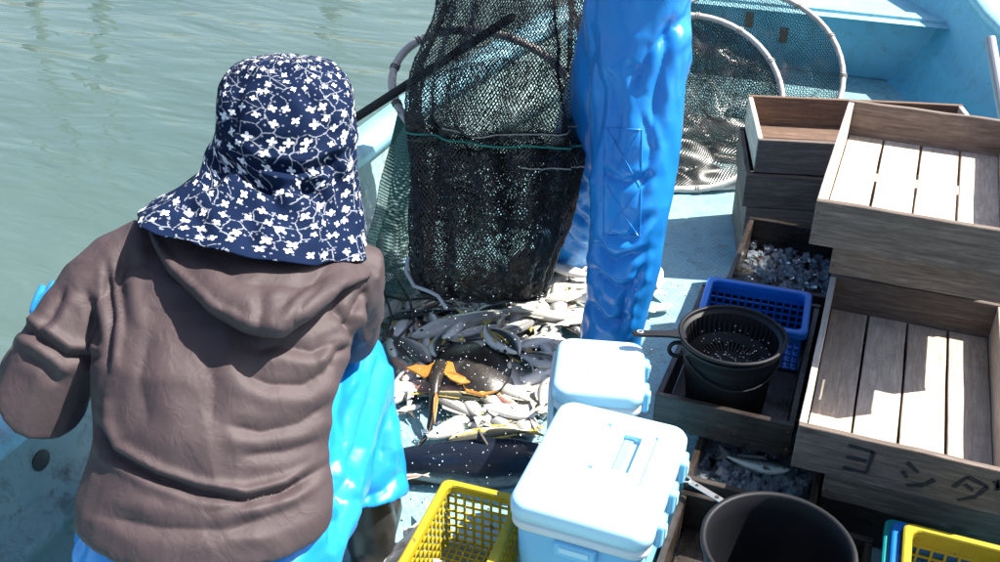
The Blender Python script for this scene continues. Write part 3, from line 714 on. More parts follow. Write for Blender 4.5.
# fish that can be told apart: kind, head px, tail px, height, roll, label
FISH = [
 ('long', (410, 336), (530, 304), .075, 80, 'longest white-bellied fish across the heap below the net'),
 ('mackb', (506, 356), (473, 320), .105, 95, 'dark curved fish with its tail up, left of the pair on the ray'),
 ('mackb', (528, 350), (487, 320), .10, -95, 'dark curved fish with its tail up, right of the pair on the ray'),
 ('grey', (556, 366), (508, 352), .075, 85, 'round dark grey fish beside the rear cool box'),
 ('grey', (432, 362), (386, 330), .07, -85, 'grey fish half hidden by the kneeling person\'s blue knee'),
 ('yellow', (512, 362), (484, 398), .07, 80, 'fish with a yellow tail lying over the right wing of the ray'),
 ('pink', (402, 384), (508, 398), .045, 85, 'long pinkish fish under the front edge of the ray'),
 ('white', (536, 414), (468, 404), .045, 90, 'white fish lying just left of the front cool box lid'),
 ('yellow', (448, 438), (545, 428), .035, 85, 'yellow lined slender fish nearest the big dark fish'),
 ('silver', (422, 405), (392, 412), .03, 90, 'small silver fish alone on bare deck by the blue trouser leg'),
 ('long', (590, 277), (525, 258), .085, 85, 'thick white fish beside the fisherman\'s far boot'),
 ('silver', (652, 262), (660, 296), .025, 95, 'silver fish on bare deck right of the fisherman\'s near leg'),
 ('white', (672, 305), (636, 312), .025, 90, 'white fish on bare deck behind the rear cool box'),
 ('whiteb', (552, 376), (536, 412), .07, 90, 'white fish standing against the corner of the cool boxes'),
 ('pink', (395, 478), (430, 474), .13, 85, 'thin pinkish fish lying on top of the big dark fish'),
 ('longb', (382, 575), (446, 502), .055, 85, 'pale fish between the boot and the yellow basket'),
 ('silver', (405, 528), (438, 566), .045, -85, 'silver fish with reddish head beside the yellow basket'),
 ('silverb', (398, 252), (383, 292), .06, 80, 'silver fish at the left end of the heap behind the net'),
 ('yellow', (380, 270), (418, 262), .08, 85, 'yellow tinted fish at the left end against the net'),
 ('white', (545, 300), (595, 290), .07, 90, 'white fish right of the net below the far boot'),
 ('silver', (588, 318), (548, 326), .06, 90, 'silver fish just behind the rear cool box'),
]
for k, h_, t_, z_, rl, lb in FISH:
    put_fish(k, at(*h_, z_), at(*t_, z_ + .004), rl, lb, GP)
# the rest of the heap: no telling them apart
rnd = random.Random(11)
poly = [(388, 262), (470, 290), (560, 262), (606, 300), (580, 338), (560, 380), (540, 425), (500, 436), (440, 420), (404, 395), (392, 330)]
def inside(x, y):
    c_ = False
    for i in range(len(poly)):
        (a, b), (p, q) = poly[i - 1], poly[i]
        if (b > y) != (q > y) and x < (p - a) * (y - b) / (q - b) + a: c_ = not c_
    return c_
kinds = ['silver', 'silver', 'silverb', 'white', 'white', 'whiteb', 'long', 'mack', 'mack', 'pink', 'yellow', 'grey', 'mackb', 'longb']
WHERE = [(395, 275, 'at the heap end behind the kneeling person'), (450, 285, 'under the lower left of the hanging net'), (530, 290, 'under the lower right of the hanging net'), (580, 285, 'by the fisherman\'s far boot'),
  (405, 340, 'left of the ray'), (450, 325, 'behind the ray, left half'), (500, 325, 'behind the ray, right half'), (560, 325, 'behind the rear cool box'), (530, 365, 'between the ray and rear cool box'), (465, 365, 'hidden partly under the ray'),
  (415, 395, 'near the ray\'s tail'), (465, 405, 'in front of the ray'), (515, 395, 'in front of the ray beside the cool boxes'), (480, 430, 'at the heap\'s front edge by the big dark fish'), (530, 430, 'at the front cool box\'s left corner')]
cnt = 0
while cnt < 165:
    x, y = rnd.uniform(385, 600), rnd.uniform(250, 425)
    if not inside(x, y): continue
    k = rnd.choice(kinds); L = rnd.uniform(.14, .27) * (1.4 if 'long' in k else 1); a = rnd.uniform(0, 2 * math.pi)
    core = 1 - min(1, math.hypot((x - 480) / 110, (y - 330) / 90)); lay = cnt // 60
    z_ = .022 + lay * .026 * (.3 + core) + rnd.uniform(0, .01)
    p = at(x, y, z_); d = Vector((math.cos(a), math.sin(a), rnd.uniform(-.12, .12))) * L / 2
    wh = min(WHERE, key=lambda q: math.hypot(q[0] - x, q[1] - y))[2]
    lb = ('small ' if L < .19 else '') + KLAB[k] + ' fish ' + wh
    put_fish(k, p - d, p + d, rnd.choice((-1, 1)) * rnd.uniform(65, 100), lb, 'heaped ' + ('small ' if L < .19 else '') + KLAB[k] + ' fish ' + wh); cnt += 1
# ice box fish
put_fish('mack', at(790, 472, .115), at(714, 455, .118), 35, 'striped blue-green fish lying on crushed ice in the lower box', 'fish on ice')
put_fish('grey', at(768, 452, .10), at(822, 446, .10), 60, 'dark fish at the back of the crushed ice box', 'fish on ice')

# the big dark fish
def blend_poly(pts): return [Vector(p) for p in pts]
FK['dark'] = [q for q in fish_meshes('dark', .22, .17, .02, 'fish_dark', 'fin_dark', .2, .7) if q[0] not in ('side_fin', 'dorsal_fin')]
bigd = put_fish('dark', at(560, 462, .06), at(318, 462, .06), 20, 'large dark blue fish with pale belly lying behind the yellow basket', None, 'large_fish')
q = at(484, 454, .085)
mb = MB(); pr = [Vector((0, 0, 0)), Vector((.075, 0, 0)), Vector((.055, .01, .02)), Vector((-.005, .025, .095))]
fin = MB().add([p + Vector((0, t, 0)) for t in (-.004, .004) for p in (Vector((-.012, 0, 0)), Vector((.07, -.02, -.01)), Vector((.035, -.012, .03)), Vector((-.02, .01, .085)), Vector((-.025, 0, .03)))], [(4, 3, 2, 1, 0), (5, 6, 7, 8, 9)] + [(i, (i + 1) % 5, 5 + (i + 1) % 5, 5 + i) for i in range(5)]).build('back_fin', 'fin_dark', None, False, .002)
fin.parent = bigd; fin.matrix_parent_inverse = bigd.matrix_world.inverted(); fin.location = q + Vector((0, 0, -.01))

# the ray: diamond disc, thick in the middle, long tail curling to the front
ray = empty('ray', at(465, 362, .07), 0, 'dark flat ray with orange fin edges and a long tail', 'ray')
outl = [(420, 376), (432, 352), (452, 338), (476, 334), (500, 340), (514, 356), (512, 376), (500, 390), (478, 392), (462, 386), (450, 378), (436, 384)]
c0 = at(468, 362, .105); mb = MB(); no_ = len(outl)
rim = [at(x, y, .085) - ray.location for x, y in outl]; cc = c0 - ray.location
rings_ = []
for t, dz in ((1.0, 0), (.8, .012), (.5, .024), (.2, .030), (.02, .031)):
    rings_.append([cc.lerp(p, t) + Vector((0, 0, dz - .012 + .006 * math.sin(i * 2.3) * t)) for i, p in enumerate(rim)])
low = [[cc.lerp(p, t) + Vector((0, 0, -dz - .016)) for p in rim] for t, dz in ((.02, .02), (.5, .014), (1.0, .002))]
mb.rings(low + rings_); body = mb.build('body', 'ray_skin', ray, True); recalc(body.data); body.data.polygons.foreach_set('use_smooth', [True] * len(body.data.polygons))
sb = body.modifiers.new('s', 'SUBSURF'); sb.levels = sb.render_levels = 2
tl = [(441, 366, .10), (436, 378, .10), (434, 395, .085), (432, 415, .05), (428, 435, .02), (418, 446, .013), (402, 449, .012)]
MB().tube([at(*p) - ray.location for p in tl], [.024, .020, .015, .011, .008, .005, .003], 10).build('tail', 'ray_skin', ray, True)
def flap(pts, name):
    top = [at(x, y, z) - ray.location for x, y, z in pts]; mb = MB(); n_ = len(top)
    mb.add([p + Vector((0, 0, dz)) for dz in (0, .007) for p in top], [tuple(range(n_ - 1, -1, -1)), tuple(range(n_, 2 * n_))] + [(i, (i + 1) % n_, n_ + (i + 1) % n_, n_ + i) for i in range(n_)])
    mb.build(name, 'ray_orange', ray, False, .002)
flap([(447, 362, .108), (453, 364, .108), (456, 374, .10), (466, 379, .09), (474, 376, .09), (470, 384, .085), (460, 385, .085), (450, 380, .095), (443, 374, .10)], 'orange_fin')
flap([(437, 362, .10), (428, 367, .095), (416, 366, .09), (406, 369, .085), (414, 373, .085), (424, 379, .085), (434, 374, .095)], 'orange_fin')
flap([(462, 384, .09), (466, 390, .088), (480, 394, .085), (498, 392, .085), (482, 397, .08), (466, 393, .085)], 'orange_fin')
flap([(436, 392, .10), (438.5, 400, .09), (437, 412, .072), (434.5, 426, .052), (433, 412, .072), (434, 400, .09)], 'orange_fin')
for sx in (498, 505): 
    MB().ell(at(sx, 351, .128) - ray.location, (.006, .006, .006), None, 8, 6).build('eye', 'eye', ray, True)

# ------------------------------------------------------------------ nets
def strands(edges, r, name, mat, parent):
    P = np.array([[*a, *b] for a, b in edges]); A, B = P[:, :3], P[:, 3:]; d = B - A; L = np.linalg.norm(d, axis=1, keepdims=True); d /= np.maximum(L, 1e-9)
    ref = np.where(np.abs(d[:, 2:3]) < .9, np.array([[0, 0, 1.]]), np.array([[1., 0, 0]])); u = np.cross(d, ref); u /= np.linalg.norm(u, axis=1, keepdims=True); v_ = np.cross(d, u)
    vs = []
    for E_ in (A, B):
        for k in range(3): vs.append(E_ + (u * math.cos(2.094 * k) + v_ * math.sin(2.094 * k)) * r)
    V = np.stack(vs, 1).reshape(-1, 3); n_ = len(edges); b = (np.arange(n_) * 6)[:, None]
    F = np.concatenate([b + np.array([[k, (k + 1) % 3, 3 + (k + 1) % 3, 3 + k]]) for k in range(3)], 0)
    me = bpy.data.meshes.new(name); me.from_pydata(V.tolist(), [], F.tolist()); me.update()
    return link(name, me, mat, parent)
def net(fn, nu, nv, r, name, mat, parent, closed=False):
    """diamond mesh over fn(u, v), u across, v down"""
    P = {}
    g = lambda i, j: P.setdefault((i, j), fn(((i + (.5 if j % 2 else 0)) / nu) % 1.0 if closed else min(1, (i + (.5 if j % 2 else 0)) / nu), j / nv))
    ed = []
    for j in range(nv):
        for i in range(nu if closed else nu + 1):
            a = g(i, j)
            if j % 2 == 0: nb = [(i, j + 1), (i - 1, j + 1)]
            else: nb = [(i, j + 1), (i + 1, j + 1)]
            for p in nb:
                if closed: q = g(p[0] % nu, p[1])
                elif 0 <= p[0] <= nu: q = g(*p)
                else: continue
                ed.append((tuple(a), tuple(q)))
    return strands(ed, r, name, mat, parent)
def ring_pts(c, ax, bx, n_=48, a0=0, a1=2 * math.pi): return [c + ax * math.cos(a0 + (a1 - a0) * k / n_) + bx * math.sin(a0 + (a1 - a0) * k / n_) for k in range(n_ + (0 if abs(a1 - a0 - 2 * math.pi) < 1e-6 else 1))]
def lashings(parent, pts, every, r, rt, mat='cord_pale'):
    for k in range(0, len(pts) - 1, every):
        p, q = pts[k], pts[(k + 1) % len(pts)]; t = (q - p).normalized(); u = t.cross(Vector((0, 0, 1))).normalized(); v_ = u.cross(t)
        MB().tube([p + t * (j / 12 * .02) + (u * math.cos(j * 1.05) + v_ * math.sin(j * 1.05)) * r for j in range(13)], rt, 5).build('lashing', mat, parent, True)

# the lifted net
CAMV = lambda p: (Vector((0, 0, CH)) - p).normalized()
dn = empty('landing_net', at(480, 300, .10), 0, 'large black net on a hoop being emptied over the fish', 'net')
LO = dn.location
def RI(xl, yl, zl, xr, yr, zr, xn, yn, zn): 
    L_, R_, N_ = pz(xl, yl, zl), pz(xr, yr, zr), pz(xn, yn, zn); return ((L_ + R_) / 2, (R_ - L_) / 2, N_ - (L_ + R_) / 2)
NR = [RI(478, -140, 3.12, 545, -140, 3.12, 512, -138, 3.05), RI(455, -60, 3.15, 568, -60, 3.15, 512, -52, 3.03), RI(440, 10, 3.2, 578, 10, 3.2, 505, 28, 3.0), RI(420, 55, 3.22, 582, 55, 3.2, 495, 84, 2.98), RI(410, 92, 3.24, 583, 95, 3.2, 490, 128, 2.98),
      RI(408, 125, 3.24, 582, 140, 3.2, 494, 142, 3.02), RI(412, 175, 3.25, 575, 185, 3.2, 494, 195, 3.06), RI(412, 230, 3.27, 560, 235, 3.24, 490, 245, 3.12), RI(414, 272, 3.3, 548, 275, 3.28, 482, 285, 3.18), RI(420, 292, 3.32, 541, 298, 3.32, 480, 303, 3.26)]
def netfn(u, v_):
    s = v_ * (len(NR) - 1); i = min(int(s), len(NR) - 2); t = s - i
    def cr(k): return NR[max(0, min(len(NR) - 1, k))]
    out = []
    for c_ in range(3):
        p0, p1, p2, p3 = cr(i - 1)[c_], cr(i)[c_], cr(i + 1)[c_], cr(i + 2)[c_]
        out.append(.5 * ((2 * p1) + (p2 - p0) * t + (2 * p0 - 5 * p1 + 4 * p2 - p3) * t * t + (3 * p1 - p0 - 3 * p2 + p3) * t ** 3))
    a = 2 * math.pi * u; fold = 1 + .07 * math.sin(a * 7 + v_ * 3) * (1 - .5 * v_) + .05 * math.sin(a * 13 + v_ * 9)
    p = out[0] + (out[1] * math.cos(a) + out[2] * math.sin(a)) * fold
    w_ = mnoise.noise_vector(p * 9) * .010 + mnoise.noise_vector(p * 60) * .003
    return p + w_ - LO
net(netfn, 150, 176, .00165, 'net_mesh', 'net_black', dn, True)
NB = lambda u, v_: netfn((u * .5 + .5) % 1, .42 + v_ * .57) * .97 + Vector((0, .02, .0))      # doubled netting inside the lower bag
net(NB, 72, 92, .0015, 'inner_netting', 'net_black', dn)
net(lambda u, v_: netfn(u * .46 + .02, .47 + v_ * .50) * .985 + Vector((0, 0, 0)) + mnoise.noise_vector(Vector((u * 9, v_ * 9, 3))) * .012, 76, 92, .0015, 'inner_netting', 'net_black', dn)
for k_ in range(2): net(lambda u, v_: netfn(u * .44 + .03, .52 + v_ * .22) * (.95 - .04 * k_) + mnoise.noise_vector(Vector((u * 7, v_ * 7, 9 + k_ * 5))) * .03, 60, 40, .0018, 'inner_netting', 'net_black', dn)
# hoop: far left part is bare wrapped tube
hc, ha, hb_ = RI(392, 84, 3.28, 578, 104, 3.22, 490, 162, 3.12)
hp = ring_pts(hc, ha, hb_, 56)
ho = MB().tube([p - LO for p in hp], .014, 10, closed=True).build('hoop', 'hoop_grey', dn, True)
lashings(dn, [p - LO for p in hp], 5, .0165, .0022, 'net_black')
pole_a, pole_b = pz(286, 163, 3.30), pz(486, 34, 3.12)
pole_a.z = max(pole_a.z, .505)
pd = (pole_b - pole_a); po = MB().tube([pole_a - pd * .22 - LO] + [pole_a + pd * t - LO for t in (0, .25, .5, .75, 1, 1.12)], .0145, 12).build('handle', 'rope_dark', dn, True)
L = po.data.uv_layers.new(name='UVMap'); tot = pd.length
for lp in po.data.loops:
    p = po.data.vertices[lp.vertex_index].co + LO - pole_a; k = lp.vertex_index % 12; L.data[lp.index].uv = (p.dot(pd) / tot, k / 12)
rng = lambda v_, a, b, dz=0: [netfn(u, v_) * 1.0 + Vector((0, 0, dz)) for u in np.linspace(a, b, 40)]
MB().tube([p + CAMV(p + LO) * .012 for p in rng(.565, .02, .48)], .0035, 6).build('green_cord', 'cord_green', dn, True)
MB().tube([p + CAMV(p + LO) * .012 for p in rng(.505, .02, .34)], .0025, 6).build('pale_cord', 'cord_pale', dn, True)
MB().tube([p + CAMV(p + LO) * .012 for p in rng(.615, .02, .20)], .0025, 6).build('pale_cord', 'cord_pale', dn, True)
MB().tube([p + CAMV(p + LO) * .008 for p in rng(.985, .0, .5)], .005, 6).build('hem_rope', 'net_black', dn, True)
lp = [(408, 258, 3.2), (406, 272, 3.18), (414, 286, 3.15), (428, 291, 3.14), (438, 296, 3.13), (446, 308, 3.12)]
MB().tube([pz(*p) - LO for p in lp], .006, 8).build('trailing_cord', 'pipe_grey', dn, True)
for q in ([(386, 296, .10), (404, 300, .12), (428, 298, .12), (452, 304, .12)], [(392, 270, .10), (410, 300, .13), (414, 322, .12), (398, 338, .10)], [(388, 318, .10), (412, 314, .13), (436, 306, .13), (446, 296, .13)], [(384, 290, .09), (392, 316, .12), (384, 340, .09)]):
    MB().tube([at(*p) - LO for p in q], .0045, 6).build('trailing_cord', 'net_black', dn, True)
# loose greenish netting that hangs from the hoop's left end to the deck
def gf(u, v_):
    a = pz(412, 118, 3.30).lerp(pz(398, 112, 3.42), u); b = pz(424, 296, 3.36).lerp(pz(352, 292, 3.62), u)
    p = a.lerp(b, v_); p += Vector((0, 0, 1)) * (-.05 * math.sin(math.pi * u) * v_ ) + mnoise.noise_vector(p * 7) * .025 * v_
    p.z = max(p.z, .03); return p - LO
net(gf, 40, 62, .0011, 'loose_netting', 'net_green', dn)
net(lambda u, v_: gf(u, v_) + Vector((.03, .03, 0)), 40, 62, .0011, 'loose_netting', 'net_olive', dn)

# two round nets leaning in the bow
def leaning(label, base, r, alpha, yaw, sag, mat, nn, mats2=None, lash=4):
    e = empty('round_net', base, 0, label, 'net', 'round nets leaning in the bow')
    f_ = Vector((-math.sin(yaw), math.cos(yaw), 0)); rt = Vector((math.cos(yaw), math.sin(yaw), 0)); up = f_ * math.cos(alpha) + Vector((0, 0, 1)) * math.sin(alpha)
    nrm = rt.cross(up); c_ = up * r
    pts = ring_pts(c_, rt * r, up * r, 52)
    MB().tube(pts, .0135, 10, closed=True).build('hoop', 'hoop_grey', e, True); lashings(e, pts, lash, .017, .0025)
    def f(x, y, k=1.0, ph=0):
        q = 1 - (x * x + y * y)
        p = c_ + rt * r * x + up * r * y - nrm * sag * k * q - Vector((0, 0, 1)) * .07 * r * q
        p += mnoise.noise_vector(p * 8 + Vector((ph, 0, 0))) * .035 * min(1, q * 2)
        if p.z + base.z < .012: p.z = .012 - base.z
        return tuple(p)
    def disc(k, ph, m_):
        ed = []; n_ = nn; c2 = math.cos(ph * .3); s2 = math.sin(ph * .3)
        def pt(i, j):
            x = (i + (.5 if j % 2 else 0)) / n_ * 2 - 1; y = j / (n_ * 1.25) * 2 - 1; return x * c2 - y * s2, x * s2 + y * c2
        for j in range(int(n_ * 1.25)):
            for i in range(n_ + 1):
                a = pt(i, j)
                for di in ((0, -1) if j % 2 == 0 else (0, 1)):
                    b = pt(i + di, j + 1)
                    if a[0] ** 2 + a[1] ** 2 < .985 and b[0] ** 2 + b[1] ** 2 < .985: ed.append((f(*a, k, ph), f(*b, k, ph)))
        strands(ed, .0013, 'net_mesh', m_, e)
    disc(1.0, 0, mat)
    if mats2:
        for k, ph, m_ in mats2: disc(k, ph, m_)
    return e
bA = at(684, 190, .016); leaning('round net with wrapped hoop leaning nearest the fisherman\'s leg', bA, .42, R(44), R(16), .10, 'net_black', 74, [(1.5, 1.0, 'net_black'), (2.0, 3.0, 'net_green')])
bB = at(736, 160, .016); leaning('larger round net leaning on the bow bulkhead behind the other', bB, .47, R(38), R(12), .12, 'net_black', 80, [(1.4, 2.0, 'net_green')])
# second pole lying with the near hoop, on the deck
qa, qb = at(662, 190, .02), at(752, 186, .02)
o = MB().tube([qa - (qb - qa) * .3, qa, (qa + qb) / 2, qb, qb + (qb - qa) * .25], .013, 10).build('net_pole', 'hoop_grey', None, True); prop(o, 'pale wrapped pole lying on deck at the foot of the round nets', 'pole')

# grey pipe standing inside the starboard bulwark
qa = pz(990, 38, 4.2); qb = pz(1004, 118, 4.1)
dq = (qa - qb).normalized(); kf = (qb.z - .0) / dq.z
o = MB().tube([qb - dq * kf, qb, qa], .022, 16, False).build('grey_pipe', 'pipe_grey', None, False, .003); prop(o, 'grey pipe standing upright inside the starboard side at the right edge', 'pipe')

# ------------------------------------------------------------------ people
def remeshed(mb, name, mat, parent, voxel, smooth=6, folds=(), lump=0, lscale=6, ridge=0, rscale=(8, 8, 4)):
    me = mb.mesh(name); o = link(name, me, mat, None); recalc(me)
    mods = [('REMESH', dict(mode='VOXEL', voxel_size=voxel)), ('SMOOTH', dict(factor=.5, iterations=smooth))]
    me = baked(o, mods)
    if folds or lump: carve(me, folds, lump=lump, lscale=lscale, ridge=ridge, rscale=rscale)
    me.polygons.foreach_set('use_smooth', [True] * len(me.polygons))
    o.parent = parent; o.matrix_parent_inverse = parent.matrix_world.inverted() if parent else Matrix()
    return o
def ering(c, a, b, n=28): return [c + a * math.cos(2 * math.pi * k / n) + b * math.sin(2 * math.pi * k / n) for k in range(n)]
def hand(mb, wrist, fwd, palm, side, curl=35, s=1.0, thumb=1):
    """palm plus five unequal bent fingers; fwd = fingers, palm = palm normal, side = towards the thumb"""
    fwd, palm, side = fwd.normalized(), palm.normalized(), side.normalized()
    mb.tube([wrist, wrist + fwd * .045 * s, wrist + fwd * .085 * s], [.030 * s, .038 * s, .036 * s], 12, squash=(1, .55))
    for k, (o_, L) in enumerate(((.030, .070), (.010, .078), (-.010, .072), (-.030, .058))):
        p = wrist + fwd * .085 * s + side * o_ * s; d = fwd.copy(); pts = [p - fwd * .02 * s, p]; r0 = .0100 * s; rs = [r0 * 1.05, r0]
        for j, fr in enumerate((.45, .32, .23)):
            d = (d * math.cos(R(curl)) + palm * math.sin(R(curl))).normalized() if True else d
            q = (palm * math.cos(R(curl)) - d * 0)
            p = p + d * L * fr * s; pts.append(p); rs.append(r0 * (1 - .1 * (j + 1)))
        mb.tube(pts, rs, 8)
    b = wrist + fwd * .025 * s + side * .030 * s
    mb.tube([b, b + (side * .7 + fwd * .6).normalized() * .032 * s, b + (side * .5 + fwd * .8 + palm * .5).normalized() * .058 * s, b + (side * .3 + fwd * .9 + palm * .8).normalized() * .078 * s], [.014 * s, .012 * s, .010 * s, .008 * s], 8)
def head(mb, c, fw, up, s=1.0):
    """skull, jaw, nose, brow, ears, neck stub; fw = where the face looks"""
    fw, up = fw.normalized(), up.normalized(); rt = fw.cross(up).normalized(); up = rt.cross(fw)
    M = Matrix((rt, fw, up)).transposed().to_4x4(); P = lambda x, y, z: c + rt * x * s + fw * y * s + up * z * s
    mb.ell(c, (.075 * s, .095 * s, .105 * s), M, 20, 14); mb.ell(P(0, .03, -.065), (.055 * s, .062 * s, .055 * s), M, 14, 10)
    mb.tube([P(0, .088, .012), P(0, .106, -.020), P(0, .098, -.030)], [.008 * s, .012 * s, .010 * s], 8)
    mb.tube([P(-.045, .080, .022), P(0, .092, .026), P(.045, .080, .022)], .010 * s, 8)
    mb.tube([P(-.020, .087, -.058), P(0, .093, -.056), P(.020, .087, -.058)], .008 * s, 8)
    for sd in (-1, 1): mb.ell(P(sd * .078, -.005, -.005), (.010 * s, .020 * s, .030 * s), M, 8, 6)
    return P

# ---- the person in the brown jacket -------------------------------------------------
pb = at(290, 560, 0); per = empty('person', (pb.x, pb.y, 0), 0, 'person in brown hooded jacket and flowered navy bonnet, seen from behind, crouching', 'person')
# seat box hidden below the picture
Lsh, Rsh = pz(122, 262, 1.98), pz(352, 272, 2.06); ax = (Rsh - Lsh).normalized(); facing = Vector((0, 0, 1)).cross(ax).normalized()
TR = [(206, 524, 1.87, 104, .125), (206, 519, 1.87, 121, .152), (207, 510, 1.87, 124, .154), (209, 492, 1.87, 124, .152), (212, 462, 1.88, 117, .145), (214, 440, 1.89, 112, .142), (216, 400, 1.90, 116, .150), (224, 345, 1.93, 124, .155), (236, 300, 1.97, 128, .150), (243, 268, 2.0, 120, .130), (250, 245, 2.02, 92, .105), (262, 222, 2.04, 55, .075)]
torso = MB(); rr = []
for cx, cy, Z, hwp, dp in TR:
    c_ = pz(cx, cy, Z); rr.append(ering(c_, ax * hwp * Z / CF, facing * dp + Vector((0, 0, -.02))))
torso.rings(rr)
Lel, Lwr, Lhd = pz(42, 398, 1.90), pz(40, 345, 2.16), pz(50, 305, 2.22)
torso.tube([pz(150, 262, 2.0), Lsh + Vector((0, 0, -.02)), pz(78, 318, 1.95), pz(56, 355, 1.92), Lel, pz(36, 372, 2.02), Lwr], [.085, .083, .080, .082, .083, .066, .050], 18)
Rel, Rwr = pz(350, 338, 2.26), pz(330, 330, 2.50)
torso.tube([pz(310, 268, 2.05), Rsh + Vector((0, 0, -.015)), pz(354, 300, 2.14), Rel, pz(340, 336, 2.38), Rwr], [.085, .080, .066, .058, .052, .046], 18)
JF = [([(92, 418), (112, 452), (156, 477), (198, 492), (245, 500), (286, 490), (328, 464)], 4.5, .015),
      ([(98, 398), (99, 425), (112, 448)], 5, .010), ([(338, 362), (305, 385), (270, 384), (240, 372)], 8, .008), ([(334, 400), (300, 424), (262, 432), (225, 424)], 7, .007),
      ([(346, 338), (312, 352), (280, 344), (255, 350)], 7, .008), ([(107, 262), (113, 320), (109, 376)], 3.5, .009), ([(14, 322), (40, 338), (66, 356), (104, 358)], 5, .013), ([(20, 352), (44, 366), (60, 384)], 6, .006), ([(66, 286), (50, 316), (34, 334)], 6, .011),
      ([(130, 240), (119, 285), (125, 330)], 7, .009), ([(86, 290), (97, 322), (99, 350)], 5, .008), ([(95, 515), (160, 528), (230, 530), (300, 505)], 9, .006),
      ([(330, 305), (350, 325), (354, 346)], 5, .010), ([(368, 286), (352, 310), (346, 332)], 4.5, .010), ([(325, 372), (338, 352), (356, 345)], 5, .010), ([(200, 345), (215, 385), (210, 425)], 12, .005), ([(150, 330), (140, 380), (150, 430)], 12, .005), ([(310, 478), (270, 500), (210, 512)], 5, .006), ([(322, 440), (285, 452), (240, 456)], 6, .005)]
remeshed(torso, 'jacket', 'jacket_cloth', per, .0055, 7, JF, .0030, 6, .0085, (6, 6, 5))
# hem band, closing the jacket
c1, c2 = pz(205, 575, 1.88), pz(204, 588, 1.88)
# hood lying on the back
hm = MB(); ns, ntt = 26, 14
def poly_at(pl, s):
    L = [0]
    for a, b in zip(pl, pl[1:]): L.append(L[-1] + math.hypot(b[0] - a[0], b[1] - a[1]))
    d = s * L[-1]
    for i in range(len(pl) - 1):
        if d <= L[i + 1] + 1e-9:
            t = (d - L[i]) / (L[i + 1] - L[i]); return tuple(pl[i][k] + (pl[i + 1][k] - pl[i][k]) * t for k in range(len(pl[i])))
    return pl[-1]
topc = [(138, 214, 1.98), (190, 240, 1.92), (245, 258, 1.88), (300, 264, 1.90), (345, 262, 1.97), (374, 264, 2.04)]
botc = [(146, 232, 1.94), (170, 274, 1.865), (208, 312, 1.815), (250, 336, 1.80), (282, 338, 1.80), (312, 316, 1.84), (345, 288, 1.91), (376, 276, 2.02)]
fr = []; bk_ = []
for i in range(ns + 1):
    s_ = i / ns; a = poly_at(topc, s_); b = poly_at(botc, s_); rf, rb_ = [], []
    for j in range(ntt + 1):
        t = j / ntt; x, y, Z = (a[k] + (b[k] - a[k]) * t for k in range(3)); blg = math.sin(math.pi * s_) ** .6 * (t ** .8) * (1 - t ** 6) ** .5
        rf.append(pz(x, y, Z - .068 * blg)); rb_.append(pz(x, y - 4 * t, Z + .07))
    fr.append(rf + rb_[::-1])
hm.rings(fr)
HF = [([(150, 222), (180, 262), (215, 298), (255, 318)], 9, .006), ([(330, 262), (300, 290), (278, 310)], 7, .007), ([(200, 250), (240, 282), (300, 284), (345, 268)], 9, .006), ([(255, 334), (262, 310), (258, 290)], 6, .005), ([(292, 330), (302, 305), (322, 285)], 5, .006)]
hood_o = remeshed(hm, 'hood', 'jacket_cloth', per, .006, 6, HF, .003, 11, .004, (9, 9, 9))
from mathutils.bvhtree import BVHTree
bvh_ = BVHTree.FromPolygons([v_.co.copy() for v_ in hood_o.data.vertices], [tuple(p.vertices) for p in hood_o.data.polygons])
for bx_, by_ in ((307, 318), (334, 268)):
    o_ = Vector((0, 0, CH)); d_ = (pz(bx_, by_, 1) - o_).normalized(); hit = bvh_.ray_cast(o_, d_)[0]
    if hit:
        b = MB().ell(hit, (.006, .006, .006), None, 10, 6).build('snap_button', 'cooler_white', hood_o, True); b.matrix_parent_inverse = per.matrix_world.inverted()
# inside of the collar
MB().tube([pz(262, 252, 1.94), pz(300, 255, 1.94), pz(344, 250, 2.0)], [.012, .018, .012], 10, squash=(1, .5)).build('collar', 'collar_cloth', per, True).matrix_parent_inverse = per.matrix_world.inverted()
# body: head, neck and wrists in one surface
body = MB(); hc_ = pz(286, 135, 2.10); hp_ = head(body, hc_, facing * .85 + Vector((0, 0, -.5)), Vector((0, 0, 1)) + facing * .4)
body.tube([hc_ - facing * .03 + Vector((0, 0, -.05)), pz(275, 215, 2.06), pz(258, 300, 2.0), pz(210, 480, 1.9)], [.055, .055, .08, .09], 12)
for sh_, el_, wr_ in ((Lsh, Lel, Lwr), (Rsh, Rel, Rwr)): body.tube([pz(240, 285, 2.0), sh_, el_, wr_], [.05, .045, .036, .028], 10)
remeshed(body, 'body', 'skin', per, .007, 2)
for sd in (-1, 1):
    e_ = MB().ell(hp_(sd * .032, .086, .006), (.012, .012, .010), None, 10, 8).build('eye', 'eye_white', per, True); e_.matrix_parent_inverse = per.matrix_world.inverted()
